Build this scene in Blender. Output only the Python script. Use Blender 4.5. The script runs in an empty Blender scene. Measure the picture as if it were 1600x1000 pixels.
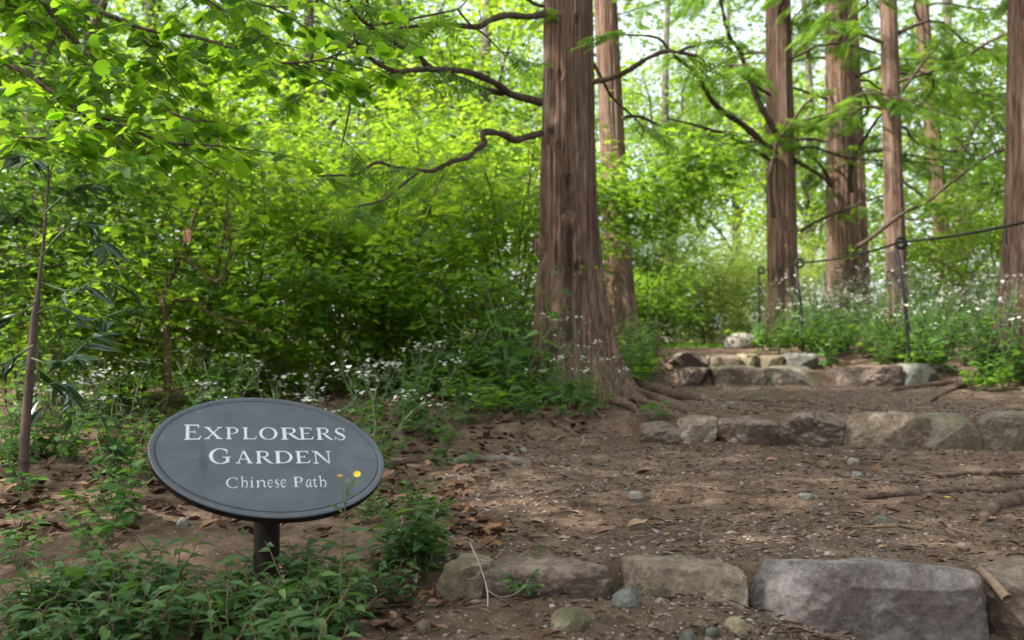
import bpy, math, random
import numpy as np
from mathutils import Vector

# ------------------------------------------------------------------ scene, camera, world, sun
sc = bpy.context.scene
COL = sc.collection
F = 1600 / 36 * 35.0                      # focal length in pixels of the 1600 px wide photograph
PITCH = math.atan(70 / F)
SP, CP = math.sin(PITCH), math.cos(PITCH)
EZ = 0.80                                  # eye height
cam = bpy.data.cameras.new('camera')
cam.lens = 35.0; cam.sensor_width = 36.0; cam.sensor_fit = 'HORIZONTAL'
cam.clip_start = 0.05; cam.clip_end = 800
cam.dof.use_dof = True; cam.dof.focus_distance = 2.65; cam.dof.aperture_fstop = 4.2
camo = bpy.data.objects.new('camera', cam); COL.objects.link(camo)
camo.location = (0, 0, EZ); camo.rotation_euler = (math.pi / 2 + PITCH, 0, 0)
sc.camera = camo

SUN = Vector((-0.58, -0.26, 0.77)).normalized()
w = bpy.data.worlds.new('World'); sc.world = w; w.use_nodes = True
nt = w.node_tree; bg = nt.nodes['Background']; sky = nt.nodes.new('ShaderNodeTexSky')
sky.sky_type = 'NISHITA'; sky.sun_disc = False
sky.sun_elevation = math.asin(SUN.z); sky.sun_rotation = math.atan2(SUN.x, SUN.y)
sky.air_density = 1.0; sky.dust_density = 4.0; sky.ozone_density = 1.0
hz = nt.nodes.new('ShaderNodeHueSaturation'); hz.inputs['Saturation'].default_value = 0.42      # thin bright cloud veil
nt.links.new(sky.outputs[0], hz.inputs['Color']); nt.links.new(hz.outputs[0], bg.inputs[0]); bg.inputs[1].default_value = 0.15
sl = bpy.data.lights.new('sun', 'SUN'); sl.energy = 3.2; sl.angle = math.radians(0.6); sl.color = (1, 0.95, 0.86)
so = bpy.data.objects.new('sun', sl); COL.objects.link(so)
so.rotation_euler = (-SUN).to_track_quat('-Z', 'Y').to_euler(); so.location = (0, 0, 30)
sc.view_settings.view_transform = 'Standard'; sc.view_settings.look = 'None'
sc.view_settings.exposure = 1.85; sc.view_settings.gamma = 1.0
sc.render.engine = 'CYCLES'
sc.cycles.max_bounces = 7; sc.cycles.diffuse_bounces = 4; sc.cycles.transmission_bounces = 5; sc.cycles.glossy_bounces = 2
sc.cycles.use_denoising = True

# ------------------------------------------------------------------ numeric helpers
def ray(px, py):
    a = (px - 800) / F; b = (500 - py) / F
    v = np.array([a, CP - b * SP, SP + b * CP]); return v / v[1]
def P(px, py, d):                          # the point seen at a pixel, d metres away along y
    return np.array([0, 0, EZ]) + ray(px, py) * d
def hsh(ix, iy, iz, seed):
    n = (ix * 374761393 + iy * 668265263 + iz * 2147483647 + seed * 144665) & 0xffffffff
    n = ((n ^ (n >> 13)) * 1274126177) & 0xffffffff
    n = ((n ^ (n >> 16)) * 2246822519) & 0xffffffff
    return ((n ^ (n >> 15)) & 0xffffff) / float(0xffffff)
def vnoise(p, seed=0):                     # value noise, -1..1
    p = np.asarray(p, float)
    i = np.floor(p).astype(np.int64); f = p - i; f = f * f * (3 - 2 * f)
    r = 0
    for dx in (0, 1):
        for dy in (0, 1):
            for dz in (0, 1):
                wgt = (f[:, 0] if dx else 1 - f[:, 0]) * (f[:, 1] if dy else 1 - f[:, 1]) * (f[:, 2] if dz else 1 - f[:, 2])
                r = r + wgt * hsh(i[:, 0] + dx, i[:, 1] + dy, i[:, 2] + dz, seed)
    return r * 2 - 1
def fbm(p, octs=4, seed=0):
    p = np.asarray(p, float); a = 1.0; r = 0; t = 0
    for k in range(octs):
        r = r + a * vnoise(p * 2 ** k, seed + k * 17); t += a; a *= .5
    return r / t
def sst(a, b, x):
    t = np.clip((x - a) / (b - a), 0, 1); return t * t * (3 - 2 * t)
def nrm(v):
    v = np.asarray(v, float); return v / np.maximum(np.linalg.norm(v, axis=-1, keepdims=True), 1e-9)
def smooth(pts, n):                        # Catmull-Rom resample
    pts = np.asarray(pts, float); q = np.vstack([2 * pts[0] - pts[1], pts, 2 * pts[-1] - pts[-2]])
    t = np.linspace(0, len(pts) - 1 - 1e-6, n); i = t.astype(int); f = (t - i)[:, None]
    a, b, c, d = q[i], q[i + 1], q[i + 2], q[i + 3]
    return .5 * (2 * b + (c - a) * f + (2 * a - 5 * b + 4 * c - d) * f ** 2 + (3 * b - a - 3 * c + d) * f ** 3)

# ------------------------------------------------------------------ ground relief
def s1(x): return 2.2 + (.82 - x) * .07
def s2(x): return 4.75 - (x - .626) * .148
def s3(x): return 8.0 + 0 * x
def s4(x): return 9.2 + 0 * x
STEPS = [(s1, .13, -.26, 9, .14), (s2, .118, .60, 9, .12), (s3, .112, 1.30, 3.35, .12), (s4, .112, 1.38, 2.85, .12)]
XLY = [0, 1.5, 2.3, 2.7, 3.3, 4, 4.7, 5.5, 7, 8, 9.2, 12, 14, 20]
XLX = [-.75, -.5, -.3, -.2, -.34, -.18, .12, .46, .94, 1.23, 1.45, 1.93, 2.1, 2.8]
XRY = [0, 5.6, 6.4, 7, 8, 9, 11, 12, 14, 20]
XRX = [6, 6, 3.7, 3.3, 3.3, 2.85, 2.78, 2.8, 3.1, 4.6]
def xl(y): return np.interp(y, XLY, XLX)
def xr(y): return np.interp(y, XRY, XRX)
def gz(x, y, rough=True):
    x = np.asarray(x, float); y = np.asarray(y, float); sh = np.broadcast(x, y).shape
    x = np.broadcast_to(x, sh).ravel(); y = np.broadcast_to(y, sh).ravel()
    z = np.interp(y, [-30, -5, 0, 2.25, 4.6, 8, 9.2, 12, 14, 20, 40, 200], [-1.3, -.9, -.67, -.60, -.51, -.424, -.408, -.288, -.24, -.17, .5, 7.0])
    for f, r, xa, xb, dp in STEPS:
        s = f(x)
        m = sst(xa - .22, xa, x) * (1 - sst(xb, xb + .5, x))
        hi = sst(0, .05, y - s - dp * .6) ; lo = sst(-.7, .9, y - s)
        z = z + r * (m * hi + (1 - m) * lo)
    z = z + .085 * (1 - sst(.35, .85, x)) * (1 - sst(-.05, .12, y - s1(x))) * sst(.9, 2.1, y) * sst(-.6, -.2, x)
    inp = sst(-.25, .1, x - xl(y)) * (1 - sst(-.1, .4, x - xr(y)))
    z = z + (1 - inp) * sst(0, 1.4, x - xr(y)) * .14
    p = np.stack([x, y, 0 * x], 1)
    z = z + fbm(p * .9, 3, 5) * .05 * (1 - inp * .55) * sst(1.0, 4, y + np.abs(x) * .3)
    if rough:
        z = z + fbm(p * 5, 3, 9) * .014 + fbm(p * 26, 3, 2) * .007 * np.clip(1.3 - y / 14, .2, 1)
    return (z + EZ).reshape(sh)
YS = np.concatenate([np.arange(.7, 6, .004), np.arange(6, 40, .02)])
def G(px, py):                             # where the line of sight through a pixel meets the ground
    r = ray(px, py); X = r[0] * YS; Z = EZ + r[2] * YS
    k = np.argmax(Z <= gz(X, YS, False))
    return np.array([X[k], YS[k], float(gz(X[k], YS[k]))])

# ------------------------------------------------------------------ mesh helpers
def tag(o, label=None, cat=None, group=None, kind=None):
    if label: o['label'] = label
    if cat: o['category'] = cat
    if group: o['group'] = group
    if kind: o['kind'] = kind
    return o
def thing(name, label, cat, loc=(0, 0, 0), group=None):
    o = bpy.data.objects.new(name, None); COL.objects.link(o); o.location = Vector([float(v) for v in loc]); o.empty_display_size = .1
    return tag(o, label, cat, group)
def link(name, me, mat, parent=None):
    if mat is not None: me.materials.append(mat)
    o = bpy.data.objects.new(name, me); COL.objects.link(o)
    if parent is not None:
        o.parent = parent
    return o
def mesh_tris(name, V, T, smoothf=False):
    V = np.ascontiguousarray(V, np.float32); T = np.ascontiguousarray(T, np.int32)
    me = bpy.data.meshes.new(name); k = T.shape[1]
    me.vertices.add(len(V)); me.vertices.foreach_set('co', V.ravel())
    me.loops.add(T.size); me.loops.foreach_set('vertex_index', T.ravel())
    me.polygons.add(len(T)); me.polygons.foreach_set('loop_start', np.arange(0, T.size, k, dtype=np.int32))
    if smoothf: me.polygons.foreach_set('use_smooth', np.ones(len(T), bool))
    me.update(calc_edges=True); return me
class MB:                                  # collects tubes and quads into one mesh
    def __init__(s): s.V = []; s.Q = []; s.n = 0
    def add(s, V, Q): s.V.append(np.asarray(V, float)); s.Q.append(np.asarray(Q, int) + s.n); s.n += len(V)
    def tube(s, pts, rad, seg=6, cap=True):
        pts = np.asarray(pts, float); n = len(pts); rad = np.broadcast_to(rad, (n,))
        t = nrm(np.gradient(pts, axis=0)); ref = np.array([0, 0, 1.]) if abs(t[0][2]) < .9 else np.array([1., 0, 0])
        a = nrm(np.cross(t, ref)); bad = np.linalg.norm(np.cross(t, ref), axis=1) < .05
        if bad.any(): a[bad] = nrm(np.cross(t[bad], [0.3, 1., .2]))
        b = np.cross(t, a)
        th = np.linspace(0, 2 * np.pi, seg, endpoint=False)
        R = rad[:, None, None] * (np.cos(th)[None, :, None] * a[:, None] + np.sin(th)[None, :, None] * b[:, None])
        V = (pts[:, None] + R).reshape(-1, 3)
        i, j = np.meshgrid(np.arange(n - 1), np.arange(seg), indexing='ij'); j2 = (j + 1) % seg
        Q = np.stack([i * seg + j, i * seg + j2, (i + 1) * seg + j2, (i + 1) * seg + j], -1).reshape(-1, 4)
        if cap:
            V = np.vstack([V, pts[-1:] + t[-1:] * rad[-1] * .6]); e = len(V) - 1; jj = np.arange(seg)
            Q = np.vstack([Q, np.stack([(n - 1) * seg + jj, (n - 1) * seg + (jj + 1) % seg, np.full(seg, e), np.full(seg, e)], 1)])
        s.add(V, Q)
    def build(s, name, mat, parent=None, loc=None, smoothf=True):
        V = np.vstack(s.V); Q = np.vstack(s.Q)
        if loc is None and parent is not None: loc = parent.location
        if loc is not None: V = V - np.asarray(loc, float)[None]
        d = Q[:, 2] == Q[:, 3]
        T = np.vstack([Q[:, :3], Q[~d][:, [0, 2, 3]]])
        return link(name, mesh_tris(name, V, T, smoothf), mat, parent)

def _fan(ring, mid):
    n = len(ring); return np.array(ring + [mid], float), np.array([(n, i, (i + 1) % n) for i in range(n)])
T_OV = _fan([(0, 0, 0), (-.33, .16, .05), (-.5, .40, .08), (-.31, .73, .03), (0, 1, -.08), (.31, .73, .03), (.5, .40, .08), (.33, .16, .05)], (0, .42, 0))
T_RD = _fan([(0, .02, 0), (-.36, .06, .04), (-.54, .40, .07), (-.40, .76, .02), (0, 1, -.06), (.40, .76, .02), (.54, .40, .07), (.36, .06, .04)], (0, .44, 0))
T_LA = _fan([(0, 0, 0), (-.42, .26, .06), (-.42, .52, .05), (0, 1, -.18), (.42, .52, .05), (.42, .26, .06)], (0, .45, -.01))
T_DI = (np.array([(0, 0, 0), (-.5, .42, .1), (0, 1, -.06), (.5, .42, .1)], float), np.array([(0, 2, 1), (0, 3, 2)]))
T_ML = _fan([(0, 0, 0), (-.18, .12, .02), (-.62, .25, -.03), (-.28, .42, .04), (-.52, .78, -.03), (-.14, .62, .03), (0, 1.05, -.06), (.14, .62, .03), (.52, .78, -.03), (.28, .42, .04), (.62, .25, -.03), (.18, .12, .02)], (0, .38, .02))
T_CU = _fan([(0, 0, 0), (-.4, .2, .16), (-.5, .5, .22), (-.24, .8, .14), (.05, 1.02, .2), (.3, .78, .12), (.5, .45, .2), (.36, .16, .12)], (0, .45, -.04))
def _frond():
    V = []; T = []
    for i in range(8):
        y = .06 + .115 * i; L = .5 * (1 - abs(i - 2.6) / 8)
        for sx in (-1, 1):
            k = len(V); V += [(0, y - .01, 0), (sx * L, y + .10, -.05), (sx * L * .45, y + .125, -.01)]; T.append((k, k + 1, k + 2) if sx > 0 else (k, k + 2, k + 1))
    k = len(V); V += [(-.012, 0, 0), (.012, 0, 0), (0, 1.05, -.08)]; T.append((k, k + 1, k + 2))
    return np.array(V, float), np.array(T)
T_FR = _frond()
def _star(n, r):
    V = [(0, 0, 0)]; T = []
    for i in range(n):
        a = 2 * math.pi * i / n; k = len(V)
        for da, rr, zz in ((-.22, .75, .1), (0, 1, .14), (.22, .75, .1)): V.append((math.cos(a + da) * rr * .5, math.sin(a + da) * rr * .5, zz * r))
        T += [(0, k, k + 1), (0, k + 1, k + 2)]
    return np.array(V, float), np.array(T)
T_ST = _star(7, 1.0)
T_DAN = _star(16, 1.0)

def leaf_arrays(Pt, D, N, L, W, tmpl):
    Pt = np.asarray(Pt, float); n = len(Pt); D = nrm(D); X = nrm(np.cross(D, N)); N = np.cross(X, D)
    L = np.broadcast_to(L, (n,)); W = np.broadcast_to(W, (n,)); tv, tf = tmpl
    V = Pt[:, None] + X[:, None] * (tv[None, :, 0:1] * W[:, None, None]) + D[:, None] * (tv[None, :, 1:2] * L[:, None, None]) + N[:, None] * (tv[None, :, 2:3] * L[:, None, None])
    T = tf[None] + (np.arange(n) * len(tv))[:, None, None]
    return V.reshape(-1, 3), T.reshape(-1, 3)
def leaves(name, Pt, D, N, L, W, tmpl, mat, parent=None, loc=None):
    V, T = leaf_arrays(Pt, D, N, L, W, tmpl)
    if loc is None and parent is not None: loc = parent.location
    if loc is not None: V = V - np.asarray(loc, float)[None]
    return link(name, mesh_tris(name, V, T), mat, parent)
def copy_tree(o, loc, rz=0, s=1.0, label=None, group=None):
    r = o.copy(); COL.objects.link(r); r.location = Vector([float(v) for v in loc]); r.rotation_euler = (0, 0, rz); r.scale = (s, s, s)
    if label: r['label'] = label
    if group: r['group'] = group
    for ch in o.children:
        c = ch.copy(); COL.objects.link(c); c.parent = r
        for g in ch.children:
            d = g.copy(); COL.objects.link(d); d.parent = c
    return r

# ------------------------------------------------------------------ materials
def newmat(name):
    m = bpy.data.materials.new(name); m.use_nodes = True; return m, m.node_tree.nodes, m.node_tree.links
def ramp(nodes, stops, interp='LINEAR'):
    r = nodes.new('ShaderNodeValToRGB'); e = r.color_ramp.elements; r.color_ramp.interpolation = interp
    while len(e) < len(stops): e.new(.5)
    for k, (p, c) in enumerate(stops): e[k].position = p; e[k].color = (*c, 1)
    return r
def noise(nodes, links, scale, detail=6, rough=.6, vec=None, dist=0):
    n = nodes.new('ShaderNodeTexNoise'); n.inputs['Scale'].default_value = scale; n.inputs['Detail'].default_value = detail
    n.inputs['Roughness'].default_value = rough; n.inputs['Distortion'].default_value = dist
    if vec is not None: links.new(vec, n.inputs['Vector'])
    return n
def leafmat(name, stops, trans, tamt=.45, rough=.45, spec=.35, twin=.8):
    m, n, l = newmat(name); b = n['Principled BSDF']; out = n['Material Output']
    g = n.new('ShaderNodeNewGeometry'); oi = n.new('ShaderNodeObjectInfo')
    r = ramp(n, stops); l.new(g.outputs['Random Per Island'], r.inputs[0])
    # whole plants differ a little too
    hv = n.new('ShaderNodeHueSaturation'); mr = n.new('ShaderNodeMapRange'); l.new(oi.outputs['Random'], mr.inputs[0])
    mr.inputs[3].default_value = .82; mr.inputs[4].default_value = 1.16
    l.new(mr.outputs[0], hv.inputs['Value']); l.new(r.outputs[0], hv.inputs['Color']); l.new(hv.outputs[0], b.inputs['Base Color'])
    b.inputs['Roughness'].default_value = rough; b.inputs['Specular IOR Level'].default_value = spec
    t = n.new('ShaderNodeBsdfTranslucent'); r2 = ramp(n, trans); l.new(g.outputs['Random Per Island'], r2.inputs[0]); l.new(r2.outputs[0], t.inputs[0])
    mx = n.new('ShaderNodeMixShader'); mx.inputs[0].default_value = tamt
    l.new(b.outputs[0], mx.inputs[1]); l.new(t.outputs[0], mx.inputs[2]); l.new(mx.outputs[0], out.inputs[0])
    return m
def C3(a, k): return tuple(v * k for v in a)
M = {}
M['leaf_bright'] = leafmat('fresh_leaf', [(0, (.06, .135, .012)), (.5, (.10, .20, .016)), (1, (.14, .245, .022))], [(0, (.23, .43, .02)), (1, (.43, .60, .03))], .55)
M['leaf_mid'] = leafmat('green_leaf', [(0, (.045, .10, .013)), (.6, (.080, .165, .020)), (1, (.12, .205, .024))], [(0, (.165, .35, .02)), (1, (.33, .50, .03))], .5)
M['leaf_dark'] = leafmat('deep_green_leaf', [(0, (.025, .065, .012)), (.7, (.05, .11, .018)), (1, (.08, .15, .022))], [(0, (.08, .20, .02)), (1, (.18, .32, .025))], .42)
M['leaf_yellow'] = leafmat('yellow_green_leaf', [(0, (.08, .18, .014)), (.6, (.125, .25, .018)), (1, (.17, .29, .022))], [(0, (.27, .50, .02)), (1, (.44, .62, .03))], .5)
M['leaf_round'] = leafmat('round_leaf', [(0, (.03, .09, .010)), (.5, (.06, .15, .014)), (1, (.10, .20, .018))], [(0, (.20, .44, .015)), (1, (.42, .64, .025))], .65, .5, .2)
M['leaf_gloss'] = leafmat('glossy_leaf', [(0, (.018, .045, .018)), (1, (.04, .075, .03))], [(0, (.05, .12, .02)), (1, (.08, .16, .03))], .18, .22, .8)
M['leaf_smart'] = leafmat('smartweed_leaf', [(0, (.04, .095, .028)), (.7, (.065, .14, .04)), (1, (.10, .18, .04))], [(0, (.09, .21, .03)), (1, (.16, .30, .04))], .3, .5, .35)
M['leaf_aster'] = leafmat('aster_leaf', [(0, (.035, .09, .022)), (.7, (.058, .14, .028)), (1, (.10, .185, .03))], [(0, (.11, .27, .03)), (1, (.24, .42, .04))], .35, .5, .35)
M['needles'] = leafmat('redwood_needles', [(0, (.045, .11, .014)), (.6, (.08, .17, .018)), (1, (.12, .22, .022))], [(0, (.16, .34, .025)), (1, (.32, .50, .035))], .45, .5, .3)
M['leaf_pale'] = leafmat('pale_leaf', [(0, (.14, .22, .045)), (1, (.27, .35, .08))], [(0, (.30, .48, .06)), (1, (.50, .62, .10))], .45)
M['grass'] = leafmat('grass_blade', [(0, (.06, .14, .015)), (1, (.14, .24, .03))], [(0, (.15, .35, .02)), (1, (.3, .5, .04))], .4)
M['leaf_far'] = leafmat('far_leaf', [(0, (.04, .09, .016)), (.6, (.07, .15, .024)), (1, (.11, .19, .03))], [(0, (.12, .26, .03)), (1, (.26, .40, .05))], .45)
def deadmat():
    m, n, l = newmat('dead_leaf'); b = n['Principled BSDF']; g = n.new('ShaderNodeNewGeometry')
    r = ramp(n, [(0, (.045, .024, .014)), (.35, (.095, .048, .026)), (.7, (.17, .095, .055)), (.9, (.25, .16, .10)), (1, (.22, .10, .04))]); l.new(g.outputs['Random Per Island'], r.inputs[0])
    tc = n.new('ShaderNodeTexCoord'); nn = noise(n, l, 60, 4, .6, tc.outputs['Object']); mx = n.new('ShaderNodeMix'); mx.data_type = 'RGBA'; mx.blend_type = 'MULTIPLY'
    mx.inputs[0].default_value = .6; r2 = ramp(n, [(.3, (.45, .42, .4)), (.7, (1.1, 1.1, 1.1))]); l.new(nn.outputs[0], r2.inputs[0]); l.new(r.outputs[0], mx.inputs[6]); l.new(r2.outputs[0], mx.inputs[7])
    l.new(mx.outputs[2], b.inputs['Base Color']); b.inputs['Roughness'].default_value = .75; b.inputs['Specular IOR Level'].default_value = .2
    return m
M['dead'] = deadmat()
def bark(name, c0, c1, c2, sxy=34, sz=1.6, bump=.6, dist=.03, grey=0):
    m, n, l = newmat(name); b = n['Principled BSDF']; tc = n.new('ShaderNodeTexCoord'); mp = n.new('ShaderNodeMapping')
    mp.inputs['Scale'].default_value = (sxy, sxy, sz); l.new(tc.outputs['Object'], mp.inputs[0])
    a = noise(n, l, 1.0, 8, .65, mp.outputs[0], .6); b2 = noise(n, l, 1.6, 4, .6, tc.outputs['Object'])
    mp2 = n.new('ShaderNodeMapping'); mp2.inputs['Scale'].default_value = (sxy * 3.5, sxy * 3.5, sz * 3); l.new(tc.outputs['Object'], mp2.inputs[0])
    f = noise(n, l, 1.0, 5, .7, mp2.outputs[0], .3)
    r = ramp(n, [(.30, c0), (.5, c1), (.72, c2)]); l.new(a.outputs[0], r.inputs[0])
    r2 = ramp(n, [(.3, (.62, .6, .58)), (.7, (1.2, 1.15, 1.1))]); l.new(b2.outputs[0], r2.inputs[0])
    mx = n.new('ShaderNodeMix'); mx.data_type = 'RGBA'; mx.blend_type = 'MULTIPLY'; mx.inputs[0].default_value = 1; l.new(r.outputs[0], mx.inputs[6]); l.new(r2.outputs[0], mx.inputs[7])
    col = mx.outputs[2]
    if grey:                               # peeled strips show grey and fresh reddish fibre between dark furrows
        mp3 = n.new('ShaderNodeMapping'); mp3.inputs['Scale'].default_value = (17, 17, 1.3); l.new(tc.outputs['Object'], mp3.inputs[0]); g3 = noise(n, l, 1.0, 5, .6, mp3.outputs[0], 1.2)
        rg = ramp(n, [(.50, (0, 0, 0)), (.62, (.5, .5, .5))]); l.new(g3.outputs[0], rg.inputs[0])
        m3 = n.new('ShaderNodeMix'); m3.data_type = 'RGBA'; l.new(rg.outputs[0], m3.inputs[0]); l.new(col, m3.inputs[6]); m3.inputs[7].default_value = (.235, .19, .16, 1)
        rf = ramp(n, [(.36, (.38, .36, .35)), (.50, (1, 1, 1)), (.68, (1.25, 1.22, 1.2))]); l.new(f.outputs[0], rf.inputs[0])
        m4 = n.new('ShaderNodeMix'); m4.data_type = 'RGBA'; m4.blend_type = 'MULTIPLY'; m4.inputs[0].default_value = 1; l.new(m3.outputs[2], m4.inputs[6]); l.new(rf.outputs[0], m4.inputs[7]); col = m4.outputs[2]
    l.new(col, b.inputs['Base Color']); b.inputs['Roughness'].default_value = .9; b.inputs['Specular IOR Level'].default_value = .15
    ad = n.new('ShaderNodeMath'); ad.operation = 'ADD'; l.new(a.outputs[0], ad.inputs[0]); ml = n.new('ShaderNodeMath'); ml.operation = 'MULTIPLY'; ml.inputs[1].default_value = .5
    l.new(f.outputs[0], ml.inputs[0]); l.new(ml.outputs[0], ad.inputs[1])
    bp = n.new('ShaderNodeBump'); bp.inputs['Strength'].default_value = bump; bp.inputs['Distance'].default_value = dist; l.new(ad.outputs[0], bp.inputs['Height']); l.new(bp.outputs[0], b.inputs['Normal'])
    return m
M['redbark'] = bark('redwood_bark', (.050, .030, .022), (.185, .118, .085), (.34, .232, .178), bump=1.0, grey=1)
M['branch'] = bark('branch_bark', (.03, .022, .016), (.075, .055, .042), (.15, .115, .09), 60, 12, .4, .004)
M['twig'] = bark('shrub_twig', (.05, .033, .02), (.11, .075, .045), (.2, .15, .09), 80, 20, .3, .003)
M['greybark'] = bark('grey_bark', (.06, .055, .045), (.13, .12, .10), (.22, .2, .17), 14, 4, .6, .01)
M['rootbark'] = bark('root_bark', (.040, .026, .019), (.125, .086, .066), (.23, .175, .145), 30, 45, .9, .008)
def stem_mat(name, c):
    m, n, l = newmat(name); b = n['Principled BSDF']; tc = n.new('ShaderNodeTexCoord'); a = noise(n, l, 30, 3, .6, tc.outputs['Object'])
    r = ramp(n, [(.3, C3(c, .7)), (.7, C3(c, 1.3))]); l.new(a.outputs[0], r.inputs[0]); l.new(r.outputs[0], b.inputs['Base Color']); b.inputs['Roughness'].default_value = .6; return m
M['stem'] = stem_mat('green_stem', (.07, .11, .035)); M['redstem'] = stem_mat('reddish_stem', (.12, .07, .04)); M['saplingbark'] = stem_mat('sapling_bark', (.065, .034, .022))
M['petal'] = stem_mat('white_petal', (.66, .66, .60)); M['yellow'] = stem_mat('yellow_petal', (.75, .52, .02)); M['pink'] = stem_mat('pinkish_bud', (.30, .16, .13)); M['bud'] = stem_mat('green_bud', (.14, .15, .05))
M['orange'] = stem_mat('orange_petal', (.55, .26, .02))
M['straw'] = stem_mat('dry_stalk', (.34, .30, .26))
def dirt(name, litter):
    m, n, l = newmat(name); b = n['Principled BSDF']; tc = n.new('ShaderNodeTexCoord'); v = tc.outputs['Object']
    a = noise(n, l, 1.3, 6, .6, v); c = noise(n, l, 14, 8, .7, v); f = noise(n, l, 90, 5, .7, v)
    r = ramp(n, [(.28, (.042, .028, .019)), (.5, (.108, .074, .053)), (.74, (.190, .138, .104))]); l.new(c.outputs[0], r.inputs[0])
    ra = ramp(n, [(.3, (.72, .68, .64)), (.7, (1.2, 1.18, 1.15))]); l.new(a.outputs[0], ra.inputs[0])
    mx = n.new('ShaderNodeMix'); mx.data_type = 'RGBA'; mx.blend_type = 'MULTIPLY'; mx.inputs[0].default_value = 1; l.new(r.outputs[0], mx.inputs[6]); l.new(ra.outputs[0], mx.inputs[7])
    vo = n.new('ShaderNodeTexVoronoi'); vo.inputs['Scale'].default_value = 95; l.new(v, vo.inputs['Vector'])
    rv = ramp(n, [(0, (1, 1, 1)), (.32, (1, 1, 1)), (.36, (0, 0, 0))]); l.new(vo.outputs['Distance'], rv.inputs[0])
    th = n.new('ShaderNodeMath'); th.operation = 'GREATER_THAN'; th.inputs[1].default_value = .80 if not litter else .9; sx = n.new('ShaderNodeSeparateColor'); l.new(vo.outputs['Color'], sx.inputs[0]); l.new(sx.outputs[0], th.inputs[0])
    mm = n.new('ShaderNodeMath'); mm.operation = 'MULTIPLY'; l.new(th.outputs[0], mm.inputs[0]); l.new(rv.outputs[0], mm.inputs[1])
    rc = ramp(n, [(0, (.10, .075, .06)), (.5, (.20, .165, .14)), (1, (.30, .27, .25))]); l.new(sx.outputs[1], rc.inputs[0])
    m2 = n.new('ShaderNodeMix'); m2.data_type = 'RGBA'; l.new(mm.outputs[0], m2.inputs[0]); l.new(mx.outputs[2], m2.inputs[6]); l.new(rc.outputs[0], m2.inputs[7])
    l.new(m2.outputs[2], b.inputs['Base Color']); b.inputs['Roughness'].default_value = .95; b.inputs['Specular IOR Level'].default_value = .12
    s1_ = n.new('ShaderNodeMath'); s1_.operation = 'MULTIPLY_ADD'; s1_.inputs[1].default_value = .5; l.new(f.outputs[0], s1_.inputs[0]); l.new(c.outputs[0], s1_.inputs[2])
    s2_ = n.new('ShaderNodeMath'); s2_.operation = 'MULTIPLY_ADD'; s2_.inputs[1].default_value = .35; l.new(mm.outputs[0], s2_.inputs[0]); l.new(s1_.outputs[0], s2_.inputs[2])
    bp = n.new('ShaderNodeBump'); bp.inputs['Strength'].default_value = .8; bp.inputs['Distance'].default_value = .012; l.new(s2_.outputs[0], bp.inputs['Height']); l.new(bp.outputs[0], b.inputs['Normal'])
    return m
M['path'] = dirt('trodden_earth', False); M['soil'] = dirt('woodland_soil', True)
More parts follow.
